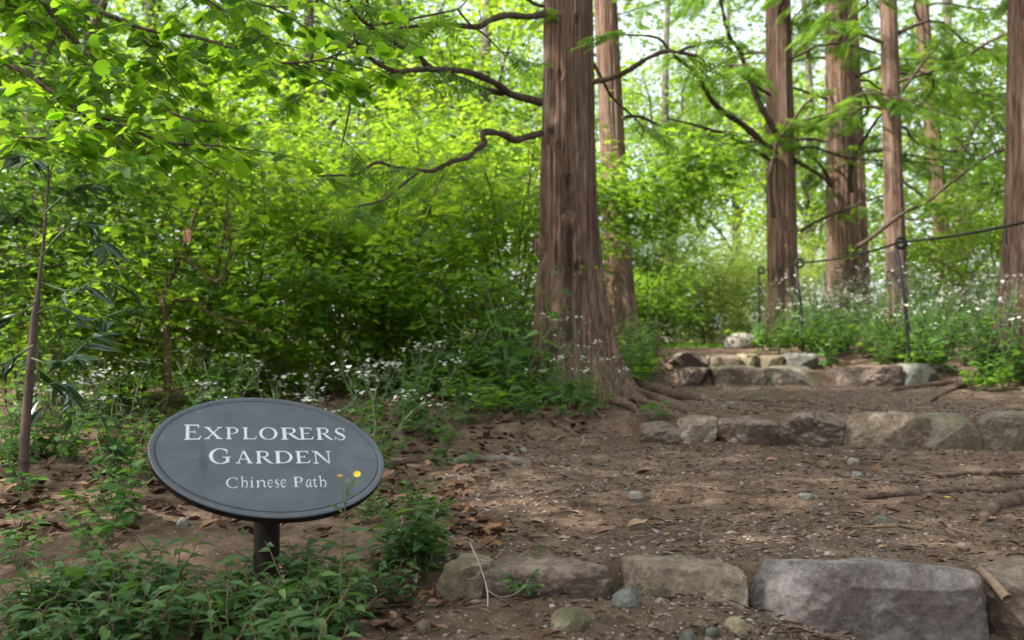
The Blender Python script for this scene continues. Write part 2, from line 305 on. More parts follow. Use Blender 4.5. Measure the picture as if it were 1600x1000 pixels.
def rock(name, c0, c1, c2, moss=0.0, soil=.5):
    m, n, l = newmat(name); b = n['Principled BSDF']; tc = n.new('ShaderNodeTexCoord'); v = tc.outputs['Object']; oi = n.new('ShaderNodeObjectInfo')
    va = n.new('ShaderNodeVectorMath'); va.operation = 'ADD'; l.new(v, va.inputs[0]); l.new(oi.outputs['Location'], va.inputs[1]); v = va.outputs[0]
    a = noise(n, l, 7, 9, .68, v, .4); c = noise(n, l, 40, 8, .75, v); g = noise(n, l, 4.5, 4, .6, v)
    r = ramp(n, [(.3, c0), (.5, c1), (.7, c2)]); l.new(a.outputs[0], r.inputs[0])
    rc = ramp(n, [(.32, (.42, .41, .40)), (.5, (.95, .95, .95)), (.66, (1.4, 1.4, 1.4))]); l.new(c.outputs[0], rc.inputs[0])
    mx = n.new('ShaderNodeMix'); mx.data_type = 'RGBA'; mx.blend_type = 'MULTIPLY'; mx.inputs[0].default_value = 1; l.new(r.outputs[0], mx.inputs[6]); l.new(rc.outputs[0], mx.inputs[7])
    col = mx.outputs[2]
    if moss:
        rm = ramp(n, [(.55 - moss * .25, (0, 0, 0)), (.72 - moss * .2, (1, 1, 1))]); l.new(g.outputs[0], rm.inputs[0])
        mm = n.new('ShaderNodeMix'); mm.data_type = 'RGBA'; l.new(rm.outputs[0], mm.inputs[0]); l.new(col, mm.inputs[6]); mm.inputs[7].default_value = (.125, .115, .06, 1); col = mm.outputs[2]
    # earth clinging to the vertical faces and foot of the stone
    ge = n.new('ShaderNodeNewGeometry'); sp = n.new('ShaderNodeSeparateXYZ'); l.new(ge.outputs['Normal'], sp.inputs[0])
    q = n.new('ShaderNodeMath'); q.operation = 'MULTIPLY_ADD'; q.inputs[1].default_value = -.55; l.new(sp.outputs[2], q.inputs[0]); l.new(g.outputs[0], q.inputs[2])
    rs = ramp(n, [(.30, (0, 0, 0)), (.52, (soil, soil, soil))]); l.new(q.outputs[0], rs.inputs[0])
    ms = n.new('ShaderNodeMix'); ms.data_type = 'RGBA'; l.new(rs.outputs[0], ms.inputs[0]); l.new(col, ms.inputs[6]); ms.inputs[7].default_value = (.052, .035, .026, 1)
    l.new(ms.outputs[2], b.inputs['Base Color']); b.inputs['Roughness'].default_value = .85; b.inputs['Specular IOR Level'].default_value = .25
    rd = noise(n, l, 5.5, 7, .62, v, .5); rd.noise_type = 'RIDGED_MULTIFRACTAL'
    rk = ramp(n, [(.35, (1, 1, 1)), (1.0, (.55, .53, .51))]); l.new(rd.outputs[0], rk.inputs[0])
    mk = n.new('ShaderNodeMix'); mk.data_type = 'RGBA'; mk.blend_type = 'MULTIPLY'; mk.inputs[0].default_value = .8; l.new(ms.outputs[2], mk.inputs[6]); l.new(rk.outputs[0], mk.inputs[7]); l.new(mk.outputs[2], b.inputs['Base Color'])
    nb_ = n.new('ShaderNodeBump'); nb_.invert = True; nb_.inputs['Strength'].default_value = .55; nb_.inputs['Distance'].default_value = .015; l.new(rd.outputs[0], nb_.inputs['Height'])
    ad = n.new('ShaderNodeMath'); ad.operation = 'MULTIPLY_ADD'; ad.inputs[1].default_value = .4; l.new(c.outputs[0], ad.inputs[0]); l.new(a.outputs[0], ad.inputs[2])
    bp = n.new('ShaderNodeBump'); h3 = noise(n, l, 130, 6, .75, v); ad2 = n.new('ShaderNodeMath'); ad2.operation = 'MULTIPLY_ADD'; ad2.inputs[1].default_value = .22; l.new(h3.outputs[0], ad2.inputs[0]); l.new(ad.outputs[0], ad2.inputs[2]); ad = ad2
    bp.inputs['Strength'].default_value = 1.0; bp.inputs['Distance'].default_value = .03; l.new(ad.outputs[0], bp.inputs['Height']); l.new(nb_.outputs[0], bp.inputs['Normal']); l.new(bp.outputs[0], b.inputs['Normal'])
    return m
M['rock_grey'] = rock('grey_stone', (.10, .078, .068), (.18, .155, .143), (.29, .27, .262), 0, .35)
M['rock_tan'] = rock('tan_stone', (.11, .078, .052), (.21, .160, .118), (.37, .305, .24), .1, .5)
M['rock_moss'] = rock('mossy_stone', (.11, .09, .065), (.19, .165, .13), (.30, .27, .23), .5, .4)
M['rock_dirt'] = rock('earthy_stone', (.085, .06, .046), (.16, .12, .095), (.30, .245, .205), 0, .85)
M['rock_yel'] = rock('yellowish_stone', (.16, .125, .07), (.27, .22, .14), (.38, .33, .24), .2, .3)
M['rock_green'] = rock('greenish_stone', (.09, .09, .075), (.16, .16, .135), (.24, .24, .21), 0, .1)
M['rock_pale'] = rock('pale_stone', (.20, .17, .14), (.31, .28, .24), (.42, .39, .35), 0, .1)
def pebmat():
    m, n, l = newmat('gravel_stone'); b = n['Principled BSDF']; g = n.new('ShaderNodeNewGeometry')
    r = ramp(n, [(0, (.06, .046, .037)), (.4, (.135, .108, .088)), (.75, (.19, .162, .142)), (1, (.27, .25, .23))]); l.new(g.outputs['Random Per Island'], r.inputs[0])
    l.new(r.outputs[0], b.inputs['Base Color']); b.inputs['Roughness'].default_value = .85; return m
M['gravel'] = pebmat()
def plain(name, c, rough, metal=0, var=.15, sc_=30, spec=.4):
    m, n, l = newmat(name); b = n['Principled BSDF']; tc = n.new('ShaderNodeTexCoord'); a = noise(n, l, sc_, 5, .65, tc.outputs['Object'])
    r = ramp(n, [(.3, C3(c, 1 - var)), (.7, C3(c, 1 + var))]); l.new(a.outputs[0], r.inputs[0]); l.new(r.outputs[0], b.inputs['Base Color'])
    b.inputs['Roughness'].default_value = rough; b.inputs['Metallic'].default_value = metal; b.inputs['Specular IOR Level'].default_value = spec; return m
def signmat():
    m, n, l = newmat('slate_grey_paint'); b = n['Principled BSDF']; tc = n.new('ShaderNodeTexCoord'); v = tc.outputs['Object']
    a = noise(n, l, 9, 9, .72, v, 1.2); c = noise(n, l, 55, 6, .7, v)
    r = ramp(n, [(.3, (.044, .053, .066)), (.5, (.062, .074, .089)), (.72, (.090, .104, .120))]); l.new(a.outputs[0], r.inputs[0])
    mp = n.new('ShaderNodeMapping'); mp.inputs['Rotation'].default_value = (0, 0, math.radians(40)); mp.inputs['Scale'].default_value = (42, 9, 1); mp.inputs['Location'].default_value = (0, 0, 0)
    sb = n.new('ShaderNodeVectorMath'); sb.operation = 'SUBTRACT'; sb.inputs[1].default_value = (-.138, -.018, 0); l.new(v, sb.inputs[0]); l.new(sb.outputs[0], mp.inputs[0])
    ln = n.new('ShaderNodeVectorMath'); ln.operation = 'LENGTH'; l.new(mp.outputs[0], ln.inputs[0])
    adn = n.new('ShaderNodeMath'); adn.operation = 'MULTIPLY_ADD'; adn.inputs[1].default_value = .9; l.new(c.outputs[0], adn.inputs[0]); l.new(ln.outputs['Value'], adn.inputs[2])
    rs = ramp(n, [(.45, (.55, .55, .55)), (1.0, (1, 1, 1))]); l.new(adn.outputs[0], rs.inputs[0])
    mx = n.new('ShaderNodeMix'); mx.data_type = 'RGBA'; mx.blend_type = 'MULTIPLY'; mx.inputs[0].default_value = 1; l.new(r.outputs[0], mx.inputs[6]); l.new(rs.outputs[0], mx.inputs[7])
    l.new(mx.outputs[2], b.inputs['Base Color']); rr = ramp(n, [(.3, (.38,) * 3), (.7, (.55,) * 3)]); l.new(a.outputs[0], rr.inputs[0]); l.new(rr.outputs[0], b.inputs['Roughness'])
    bp = n.new('ShaderNodeBump'); bp.inputs['Strength'].default_value = .12; bp.inputs['Distance'].default_value = .002; l.new(c.outputs[0], bp.inputs['Height']); l.new(bp.outputs[0], b.inputs['Normal'])
    return m
M['sign'] = signmat(); M['signedge'] = plain('weathered_dark_edge', (.016, .012, .009), .95, 0, .6, 40, .08)
M['letter'] = plain('off_white_paint', (.52, .54, .575), .5, 0, .06, 60); M['groove'] = plain('dark_groove', (.022, .024, .028), .6)
M['post'] = plain('dark_rusty_post', (.016, .0125, .010), .85, 0, .6, 35, .12)
M['iron'] = plain('black_iron', (.012, .012, .013), .5, .4, .3, 40)
M['stake'] = plain('weathered_wood', (.15, .105, .075), .85, 0, .3, 20)
M['wood'] = plain('dry_wood', (.16, .11, .075), .85, 0, .35, 50)
M['tagm'] = plain('rusty_orange_tag', (.26, .12, .07), .7)

# ------------------------------------------------------------------ ground, path
def build_ground():
    ty = np.concatenate([np.linspace(-30, .6, 30)[:-1], .6 + np.cumsum(np.concatenate([np.full(330, .0085), .0085 * 1.013 ** np.arange(330)]))])
    ty = np.concatenate([ty, ty[-1] + np.cumsum(.7 * 1.12 ** np.arange(40))]); ty = ty[ty < 260]
    h = np.concatenate([np.arange(0, 1.8, .0115), 1.8 + np.cumsum(.0115 * 1.016 ** np.arange(235))]); h = np.concatenate([h, h[-1] + np.cumsum(.5 * 1.16 ** np.arange(30))])
    h = h[h < 220]; tx = np.concatenate([-h[:0:-1], h]) + .25
    X, Y = np.meshgrid(tx, ty); Z = gz(X, Y)
    nx = len(tx); V = np.stack([X, Y, Z], -1).reshape(-1, 3)
    i, j = np.meshgrid(np.arange(len(ty) - 1), np.arange(nx - 1), indexing='ij')
    Q = np.stack([i * nx + j, i * nx + j + 1, (i + 1) * nx + j + 1, (i + 1) * nx + j], -1).reshape(-1, 4)
    c = V[Q].mean(1); wob = fbm(np.stack([c[:, 0] * 3, c[:, 1] * 3, 0 * c[:, 0]], 1), 4, 3) * .16
    onp = (c[:, 0] > xl(c[:, 1]) + wob) & (c[:, 0] < xr(c[:, 1]) + wob) & (c[:, 1] > .2) & (c[:, 1] < 16)
    side = (c[:, 0] < -.35) & (c[:, 1] > 1.0) & (c[:, 1] < 2.9 + wob * 2) & (c[:, 1] > 1.0)
    for nm, sel, mt in (('path', onp, M['path']), ('ground', ~onp, M['soil'])):
        q = Q[sel]; u, inv = np.unique(q, return_inverse=True)
        o = link(nm, mesh_tris(nm, V[u], inv.reshape(-1, 4), True), mt); tag(o, kind='structure')
        tag(o, 'brown trodden earth path rising between stone steps' if nm == 'path' else 'dark woodland soil under the plants and trees', 'path' if nm == 'path' else 'ground')
build_ground()

# ------------------------------------------------------------------ step stones and rocks
def cube_sphere(n):
    V = []; Qs = []; 
    for ax in range(3):
        for sg in (-1, 1):
            a = np.linspace(-1, 1, n + 1); A, B = np.meshgrid(a, a, indexing='ij'); Cc = np.full_like(A, sg)
            p = [None] * 3; p[ax] = Cc; p[(ax + 1) % 3] = A; p[(ax + 2) % 3] = B if sg > 0 else B
            k = sum(len(v) for v in V); V.append(np.stack(p, -1).reshape(-1, 3))
            i, j = np.meshgrid(np.arange(n), np.arange(n), indexing='ij'); m = n + 1
            q = np.stack([i * m + j, (i + 1) * m + j, (i + 1) * m + j + 1, i * m + j + 1], -1).reshape(-1, 4) + k
            Qs.append(q if sg > 0 else q[:, ::-1])
    V = np.vstack(V); Q = np.vstack(Qs)
    r = np.round(V, 6); u, idx, inv = np.unique(r, axis=0, return_index=True, return_inverse=True)
    return V[idx], inv.ravel()[Q]
CS = {n: cube_sphere(n) for n in (8, 40, 84)}
def stone(name, label, cat, cen, dims, rz, mat, seed, n=40, box=.10, amp=.06, taper=.0, group=None, tilt=(0, 0), chips=7):
    V, Q = CS[n]; V = V.copy(); S = nrm(V); rng = np.random.RandomState(seed)
    sup = np.sign(V) * np.abs(V)
    p = 1 / box; L = (np.abs(S) ** p).sum(1) ** (1 / p); B = S / L[:, None]            # superellipsoid
    for k in range(chips):                                                             # flat broken faces
        d = nrm(rng.randn(3) * np.array([1, 1.0, .8])); off = (.98 if abs(d[2]) > .6 and box < .2 else .80) + rng.rand() * .32; s_ = B @ d
        over = np.maximum(s_ - off, 0); B = B - over[:, None] * d
    B[:, 0] *= 1 + taper * (-B[:, 2])
    W = B * np.asarray(dims)[None] / 2
    md = min(dims)
    off = rng.rand(3) * 50
    W = W + S * (fbm(W / md * .8 + off, 3, seed) * amp * md * 2.0 + (.5 - np.abs(fbm(W / md * 2.6 + off, 4, seed + 5))) * amp * md * .9 + fbm(W / md * 9 + off, 4, seed + 8) * amp * md * .34)[:, None]
    c, s_ = math.cos(rz), math.sin(rz)
    W[:, 2] += W[:, 0] * tilt[0] + W[:, 1] * tilt[1]
    W = np.stack([W[:, 0] * c - W[:, 1] * s_, W[:, 0] * s_ + W[:, 1] * c, W[:, 2]], 1)
    o = link(name, mesh_tris(name, W, Q, True), mat); o.location = Vector([float(v) for v in cen])
    return tag(o, label, cat, group)
def step_stone(x0, x1, yt, yb, d, dep, label, mat, seed, grp, taper=0, embed=.10, tilt=0, amp=.05, rz=None, chips=7):
    a = P(x0, yb, d); b = P(x1, yb, d); t = max(P((x0 + x1) / 2, yt, d + dep * .9)[2], float(gz((a[0] + b[0]) / 2, d + dep + .1, False)) + .004)
    t = t + .002 * math.sin(seed) if seed < 120 else min(P(x0, yt - 1, d + .06)[2], t + .02) + .012 * math.sin(seed * 2.7) - (.004 if seed < 150 else .024); zb = P((x0 + x1) / 2, yb, d)[2]; wd = b[0] - a[0]; hh = t - zb + embed
    c = (a + b) / 2; c[1] = d + dep / 2; c[2] = zb - embed + hh / 2
    return stone('step_stone', label, 'step stone', c, (wd * (.93 + .04 * (seed % 3)), dep, hh), (rz or 0) + .05 * math.sin(seed * 3.1), mat, seed, n=84, taper=taper, group=grp, tilt=(tilt + .05 * math.sin(seed * 1.7), .10 * math.sin(seed * 2.3)), amp=amp * 1.25, chips=chips)
g1 = 'stones of the lowest step'; g2 = 'stones of the second step'; g3 = 'stones of the third step'; g4 = 'stones of the top step'
def d1(px): return float(np.interp(px, [680, 1380, 1700], [2.27, 2.2, 2.18]))
RZ1 = -math.atan(.07)
for k, (x0, x1, yt, yb, mt, lab, tp, am) in enumerate([
    (678, 772, 862, 925, 'rock_yel', 'yellowish stone at the left end of the lowest step, half hidden by weeds', .05, .06),
    (752, 962, 866, 942, 'rock_dirt', 'long pale-topped stone with soil-covered face, second from the left in the lowest step', .0, .05),
    (972, 1176, 874, 966, 'rock_tan', 'brown block with a flat top left of the big grey stone', .0, .055),
    (1184, 1550, 868, 998, 'rock_grey', 'biggest purplish grey stone at the front of the picture', .03, .05),
    (1568, 1680, 888, 960, 'rock_tan', 'tan stone cut by the right edge beside the big grey stone', .0, .06)]):
    step_stone(x0, x1, yt, yb, d1((x0 + x1) / 2) - .03, .19 if k != 3 else .21, lab, M[mt], 100 + k, g1, tp, rz=RZ1, amp=am)
def d2(px): return 4.75 - ((px - 800) / F * 4.65 - .626) * .148
for k, (x0, x1, yt, yb, mt, lab) in enumerate([
    (1004, 1074, 658, 690, 'rock_dirt', 'low stone at the left end of the second step with ivy-like weed in front'),
    (1062, 1130, 655, 693, 'rock_tan', 'small wedge stone second from the left in the second step'),
    (1124, 1226, 652, 697, 'rock_dirt', 'brown stone with a flat pale top, third from the left in the second step'),
    (1222, 1330, 651, 700, 'rock_dirt', 'dark-faced stone left of the largest stone in the second step'),
    (1328, 1456, 648, 712, 'rock_tan', 'largest pale rounded stone in the second step'),
    (1454, 1546, 651, 714, 'rock_moss', 'mossy stone right of the largest stone in the second step'),
    (1540, 1628, 649, 706, 'rock_moss', 'green stained stone cut by the right edge in the second step'),
    (1626, 1740, 650, 706, 'rock_tan', 'tan stone beyond the right edge in the second step')][:7]):
    step_stone(x0, x1, yt, yb, d2((x0 + x1) / 2) - .03, .22, lab, M[mt], 130 + k, g2, .02, rz=-.12, amp=.055)
for k, (x0, x1, yt, yb, mt, lab) in enumerate([
    (1056, 1116, 571, 598, 'rock_dirt', 'soil-covered stone at the left end of the third step'),
    (1118, 1198, 574, 596, 'rock_tan', 'low stone just left of the flat slab in the third step'),
    (1194, 1304, 570, 599, 'rock_moss', 'wide flat mossy slab in the third step'),
    (1302, 1416, 572, 596, 'rock_dirt', 'long earthy stone right of the mossy slab in the third step'),
    (1412, 1468, 567, 586, 'rock_green', 'small grey stone at the right end of the third step under the fence post')]):
    step_stone(x0, x1, yt, yb, 8.0, .4, lab, M[mt], 160 + k, g3, -.03 if k == 2 else 0, amp=.06)
for k, (x0, x1, yt, yb, mt, lab) in enumerate([
    (1044, 1112, 552, 573, 'rock_dirt', 'soil-covered stone at the left end of the top step'),
    (1110, 1158, 551, 573, 'rock_tan', 'square tan stone second from the left in the top step'),
    (1156, 1190, 551, 571, 'rock_yel', 'narrow yellowish stone in the middle of the top step'),
    (1188, 1230, 551, 571, 'rock_tan', 'brownish block fourth from the left in the top step'),
    (1228, 1280, 550, 570, 'rock_green', 'grey stone at the right end of the top step')]):
    step_stone(x0, x1, yt, yb, 9.2, .4, lab, M[mt], 180 + k, g4, 0, amp=.06)
c = P(1157, 531, 13); c[2] = float(gz(c[0], 13)) + .07
stone('boulder', 'pale sunlit boulder at the top of the path', 'boulder', c, (.42, .35, .24), 0, M['rock_pale'], 7, amp=.07, box=.4)
def rockpx(px, py, wpx, hpx, mat, label, seed, tilt=0, name='rock', cat='rock', n=40, box=.42, group=None):
    g = G(px, py + hpx / 2); wd = wpx / F * g[1]; hh = hpx / F * g[1] * 1.1
    g[2] += hh * .22
    return stone(name, label, cat, g, (wd, wd * .8, hh * 1.25), seed * .7, M[mat], seed, n=n, box=box, amp=.08, tilt=(tilt, 0), group=group)
rockpx(890, 968, 60, 36, 'rock_yel', 'yellow-tan pointed rock lying below the lowest step', 301)
rockpx(978, 938, 48, 26, 'rock_green', 'grey-green rounded rock leaning against the brown block', 302)
rockpx(1150, 979, 46, 24, 'rock_yel', 'dull olive cobble beside the left foot of the big grey stone', 303)
rockpx(1074, 996, 28, 22, 'rock_green', 'grey round cobble at the bottom edge below the brown block', 304)
rockpx(1092, 979, 20, 20, 'rock_tan', 'small brown cobble behind the round grey cobble', 305)
rockpx(1113, 986, 22, 14, 'rock_green', 'flat grey cobble between the brown and the olive cobble', 306)
rockpx(662, 976, 28, 18, 'rock_tan', 'pale cobble among dead leaves below the weeds', 307)
rockpx(993, 772, 24, 13, 'rock_pale', 'whitish flat stone in the middle of the path', 308)
rockpx(1258, 779, 24, 10, 'rock_green', 'blue-grey flat stone left of the long thick root', 309)
rockpx(1286, 722, 22, 14, 'rock_tan', 'brownish stone just below the largest stone of the second step', 310)
rockpx(1333, 722, 20, 11, 'rock_pale', 'pale pebble below the largest stone of the second step', 311)
rockpx(285, 817, 20, 14, 'rock_pale', 'pale stone beside a dead leaf under the left side of the sign', 312)
rockpx(815, 701, 20, 9, 'rock_pale', 'pale flat pebble on the path near the main trunk', 313)
rockpx(1378, 811, 22, 12, 'rock_green', 'grey stone on the path above the big grey stone', 314)
rockpx(1505, 852, 24, 13, 'rock_tan', 'brown stone behind the right end of the big grey stone', 315)
rockpx(1340, 745, 20, 11, 'rock_green', 'bluish pebble at the tip of the thin root', 316)

# ------------------------------------------------------------------ gravel, litter
rng = np.random.RandomState(11)
def scatter(n, y0, y1, x0f, x1f, powr=1.6):
    y = y0 + (y1 - y0) * rng.rand(n) ** powr; x = x0f(y) + (x1f(y) - x0f(y)) * rng.rand(n); return x, y
def frame_r(y): return np.minimum(xr(y), .56 * y + .2)
ICO_V, ICO_F = None, None
def _ico():
    t = (1 + 5 ** .5) / 2
    v = nrm(np.array([(-1, t, 0), (1, t, 0), (-1, -t, 0), (1, -t, 0), (0, -1, t), (0, 1, t), (0, -1, -t), (0, 1, -t), (t, 0, -1), (t, 0, 1), (-t, 0, -1), (-t, 0, 1)], float))
    f = np.array([(0, 11, 5), (0, 5, 1), (0, 1, 7), (0, 7, 10), (0, 10, 11), (1, 5, 9), (5, 11, 4), (11, 10, 2), (10, 7, 6), (7, 1, 8), (3, 9, 4), (3, 4, 2), (3, 2, 6), (3, 6, 8), (3, 8, 9), (4, 9, 5), (2, 4, 11), (6, 2, 10), (8, 6, 7), (9, 8, 1)])
    return v, f
ICO_V, ICO_F = _ico()
def pebbles(name, x, y, size, label):
    n = len(x); z = gz(x, y); s = size
    V = ICO_V[None] * (1 + .28 * rng.randn(n, 12, 1).clip(-1, 1)) * (s[:, None, None] * np.stack([.7 + .6 * rng.rand(n), .6 + .5 * rng.rand(n), .3 + .35 * rng.rand(n)], 1)[:, None])
    a = rng.rand(n) * 6.3; ca, sa = np.cos(a)[:, None], np.sin(a)[:, None]
    V = np.stack([V[..., 0] * ca - V[..., 1] * sa, V[..., 0] * sa + V[..., 1] * ca, V[..., 2]], -1)
    V = V + np.stack([x, y, z + s * .12], 1)[:, None]
    T = ICO_F[None] + (np.arange(n) * 12)[:, None, None]
    return tag(link(name, mesh_tris(name, V.reshape(-1, 3), T.reshape(-1, 3)), M['gravel']), label, 'gravel', kind='stuff')
x, y = scatter(60000, 1.25, 8.5, xl, frame_r, 1.6)
gm = fbm(np.stack([x * 1.6, y * 1.6, 0 * x], 1), 3, 31)
keep = rng.rand(len(x)) < .38 + gm * .8; x, y = x[keep], y[keep]
pebbles('gravel', x, y, .0023 + .0068 * rng.rand(len(x)) ** 3 + .008 * rng.rand(len(x)) * (rng.rand(len(x)) > .975), 'fine grey and brown gravel strewn over the path')
def flat_scatter(name, x, y, L, wr, tmpl, mat, label, cat, tilt=.35, lift=.004, kind='stuff'):
    n = len(x); z = gz(x, y) + lift + .006 * rng.rand(n); a = rng.rand(n) * 6.3
    N = nrm(np.stack([rng.randn(n) * tilt, rng.randn(n) * tilt, np.ones(n)], 1)); D = np.stack([np.cos(a), np.sin(a), rng.randn(n) * tilt * .5], 1)
    D = D - N * (D * N).sum(1)[:, None]
    o = leaves(name, np.stack([x, y, z], 1), D, N, L, L * wr, tmpl, mat); return tag(o, label, cat, kind=kind)
# dead leaves off the path on the left
n = 11000; y = 2.0 + 7.5 * rng.rand(n) ** 1.1; x = -(.62 * y + .6) + (xl(y) + .62 * y + .8) * rng.rand(n)
d_ = fbm(np.stack([x * 1.2, y * 1.2, 0 * x], 1), 3, 41); keep = (rng.rand(n) < .62 + d_) & ~((y < 2.75) & (x < -.3) & (rng.rand(n) < .8)); x, y = x[keep], y[keep]
flat_scatter('leaf_litter', x, y, .02 + .04 * rng.rand(len(x)) ** 1.5, .6, T_CU, M['dead'], 'brown dead leaves carpeting the soil left of the path', 'leaf litter')
x, y = scatter(3600, 1.3, 9, xl, frame_r, 1.5)
flat_scatter('leaf_crumbs', x, y, .007 + .024 * rng.rand(len(x)) ** 3, .5, T_OV, M['dead'], 'small broken brown leaf bits scattered over the path', 'leaf litter')
x, y = scatter(9000, 1.3, 6, xl, frame_r, 1.6)
flat_scatter('bark_litter', x, y, .012 + .03 * rng.rand(len(x)) ** 2, .10, T_DI, M['dead'], 'reddish needle and bark shreds strewn over the path', 'leaf litter', .18)
mb = MB()
for k in range(420):
    yy = 1.4 + 5 * rng.rand() ** 1.5; xx = float(xl(yy) + (frame_r(yy) - xl(yy)) * rng.rand()); a = rng.rand() * 6.3; L = .03 + .12 * rng.rand() ** 2
    t = np.linspace(-.5, .5, 5); q = np.stack([xx + np.cos(a + t * .5) * t * L, yy + np.sin(a + t * .5) * t * L, 0 * t], 1); q[:, 2] = gz(q[:, 0], q[:, 1]) + .004
    mb.tube(q, np.linspace(.0022, .0010, 5) * (.6 + rng.rand()), 5)
tag(mb.build('twig_litter', M['wood']), 'thin broken twigs scattered over the path', 'twigs', kind='stuff')
# larger single dead leaves
def dead_leaf(px, py, wpx, label, seed, mat='dead'):
    r = np.random.RandomState(seed); g = G(px, py); L = wpx / F * g[1] * .95; a = r.rand() * .8 - .4 + (0 if r.rand() < .5 else math.pi)
    D = np.array([[math.cos(a), math.sin(a), .12]]); N = nrm(np.array([[r.randn() * .25, -.25, 1]]))
    V, T = leaf_arrays(np.zeros((1, 3)) - D * L * .5, D, N, L, L * (.5 + .2 * r.rand()), T_CU)
    V = V[:, :] * 1.0; V[:, 2] += .010
    o = link('fallen_leaf', mesh_tris('fallen_leaf', V, T, True), M[mat]); o.location = Vector(g)
    return tag(o, label, 'fallen leaf', 'single leaves lying on the path')
M['leaf_tan'] = stem_mat('tan_dead_leaf', (.23, .15, .085)); M['leaf_rust'] = stem_mat('rust_dead_leaf', (.15, .078, .05)); M['leaf_lemon'] = stem_mat('lemon_leaf', (.45, .42, .03))
for k, (px, py, wd, lab, mt) in enumerate([
    (842, 775, 26, 'curled pinkish brown leaf on the path left of the whitish stone', 'leaf_rust'), (838, 820, 28, 'long buff leaf on the path above the pale-topped step stone', 'leaf_tan'),
    (898, 809, 22, 'crumpled dark brown leaf beside the path centre', 'leaf_rust'), (1010, 741, 34, 'orange-brown leaf lying near the middle of the path', 'leaf_rust'),
    (996, 827, 36, 'folded tan leaf above the brown block', 'leaf_tan'), (945, 836, 38, 'ragged brown leaf near the back of the pale-topped stone', 'leaf_rust'),
    (1379, 862, 18, 'small bright tan leaf on top of the big grey stone', 'leaf_tan'), (1343, 809, 24, 'reddish leaf on the path above the big grey stone', 'leaf_rust'),
    (1480, 787, 12, 'tiny lemon yellow leaf standing on the path below the long root', 'leaf_lemon'), (1476, 798, 20, 'brown leaf just under the lemon yellow leaf', 'leaf_rust'),
    (1551, 815, 14, 'round tan leaf beside the thick bent root', 'leaf_tan'), (690, 988, 22, 'pinkish brown leaf at the bottom edge below the weeds', 'leaf_rust'),
    (676, 948, 24, 'rust leaf under the left end of the lowest step', 'leaf_rust'), (632, 940, 34, 'curled brown leaf at the foot of the weeds', 'leaf_rust'),
    (595, 948, 26, 'upright dull brown leaf deep in the weeds by the dirt', 'leaf_rust'), (265, 816, 24, 'orange dead leaf touching the pale stone under the sign', 'leaf_tan'),
    (1278, 718, 24, 'rust leaf below the dark-faced stone of the second step', 'leaf_rust'), (1205, 722, 22, 'rust brown leaf below the flat-topped stone of the second step', 'leaf_rust'),
    (880, 847, 22, 'flat pale brown leaf behind the pale-topped step stone', 'leaf_tan'), (1165, 996, 18, 'orange leaf tip at the bottom edge left of the big stone', 'leaf_tan')]):
    dead_leaf(px, py, wd, lab, 500 + k, mt)

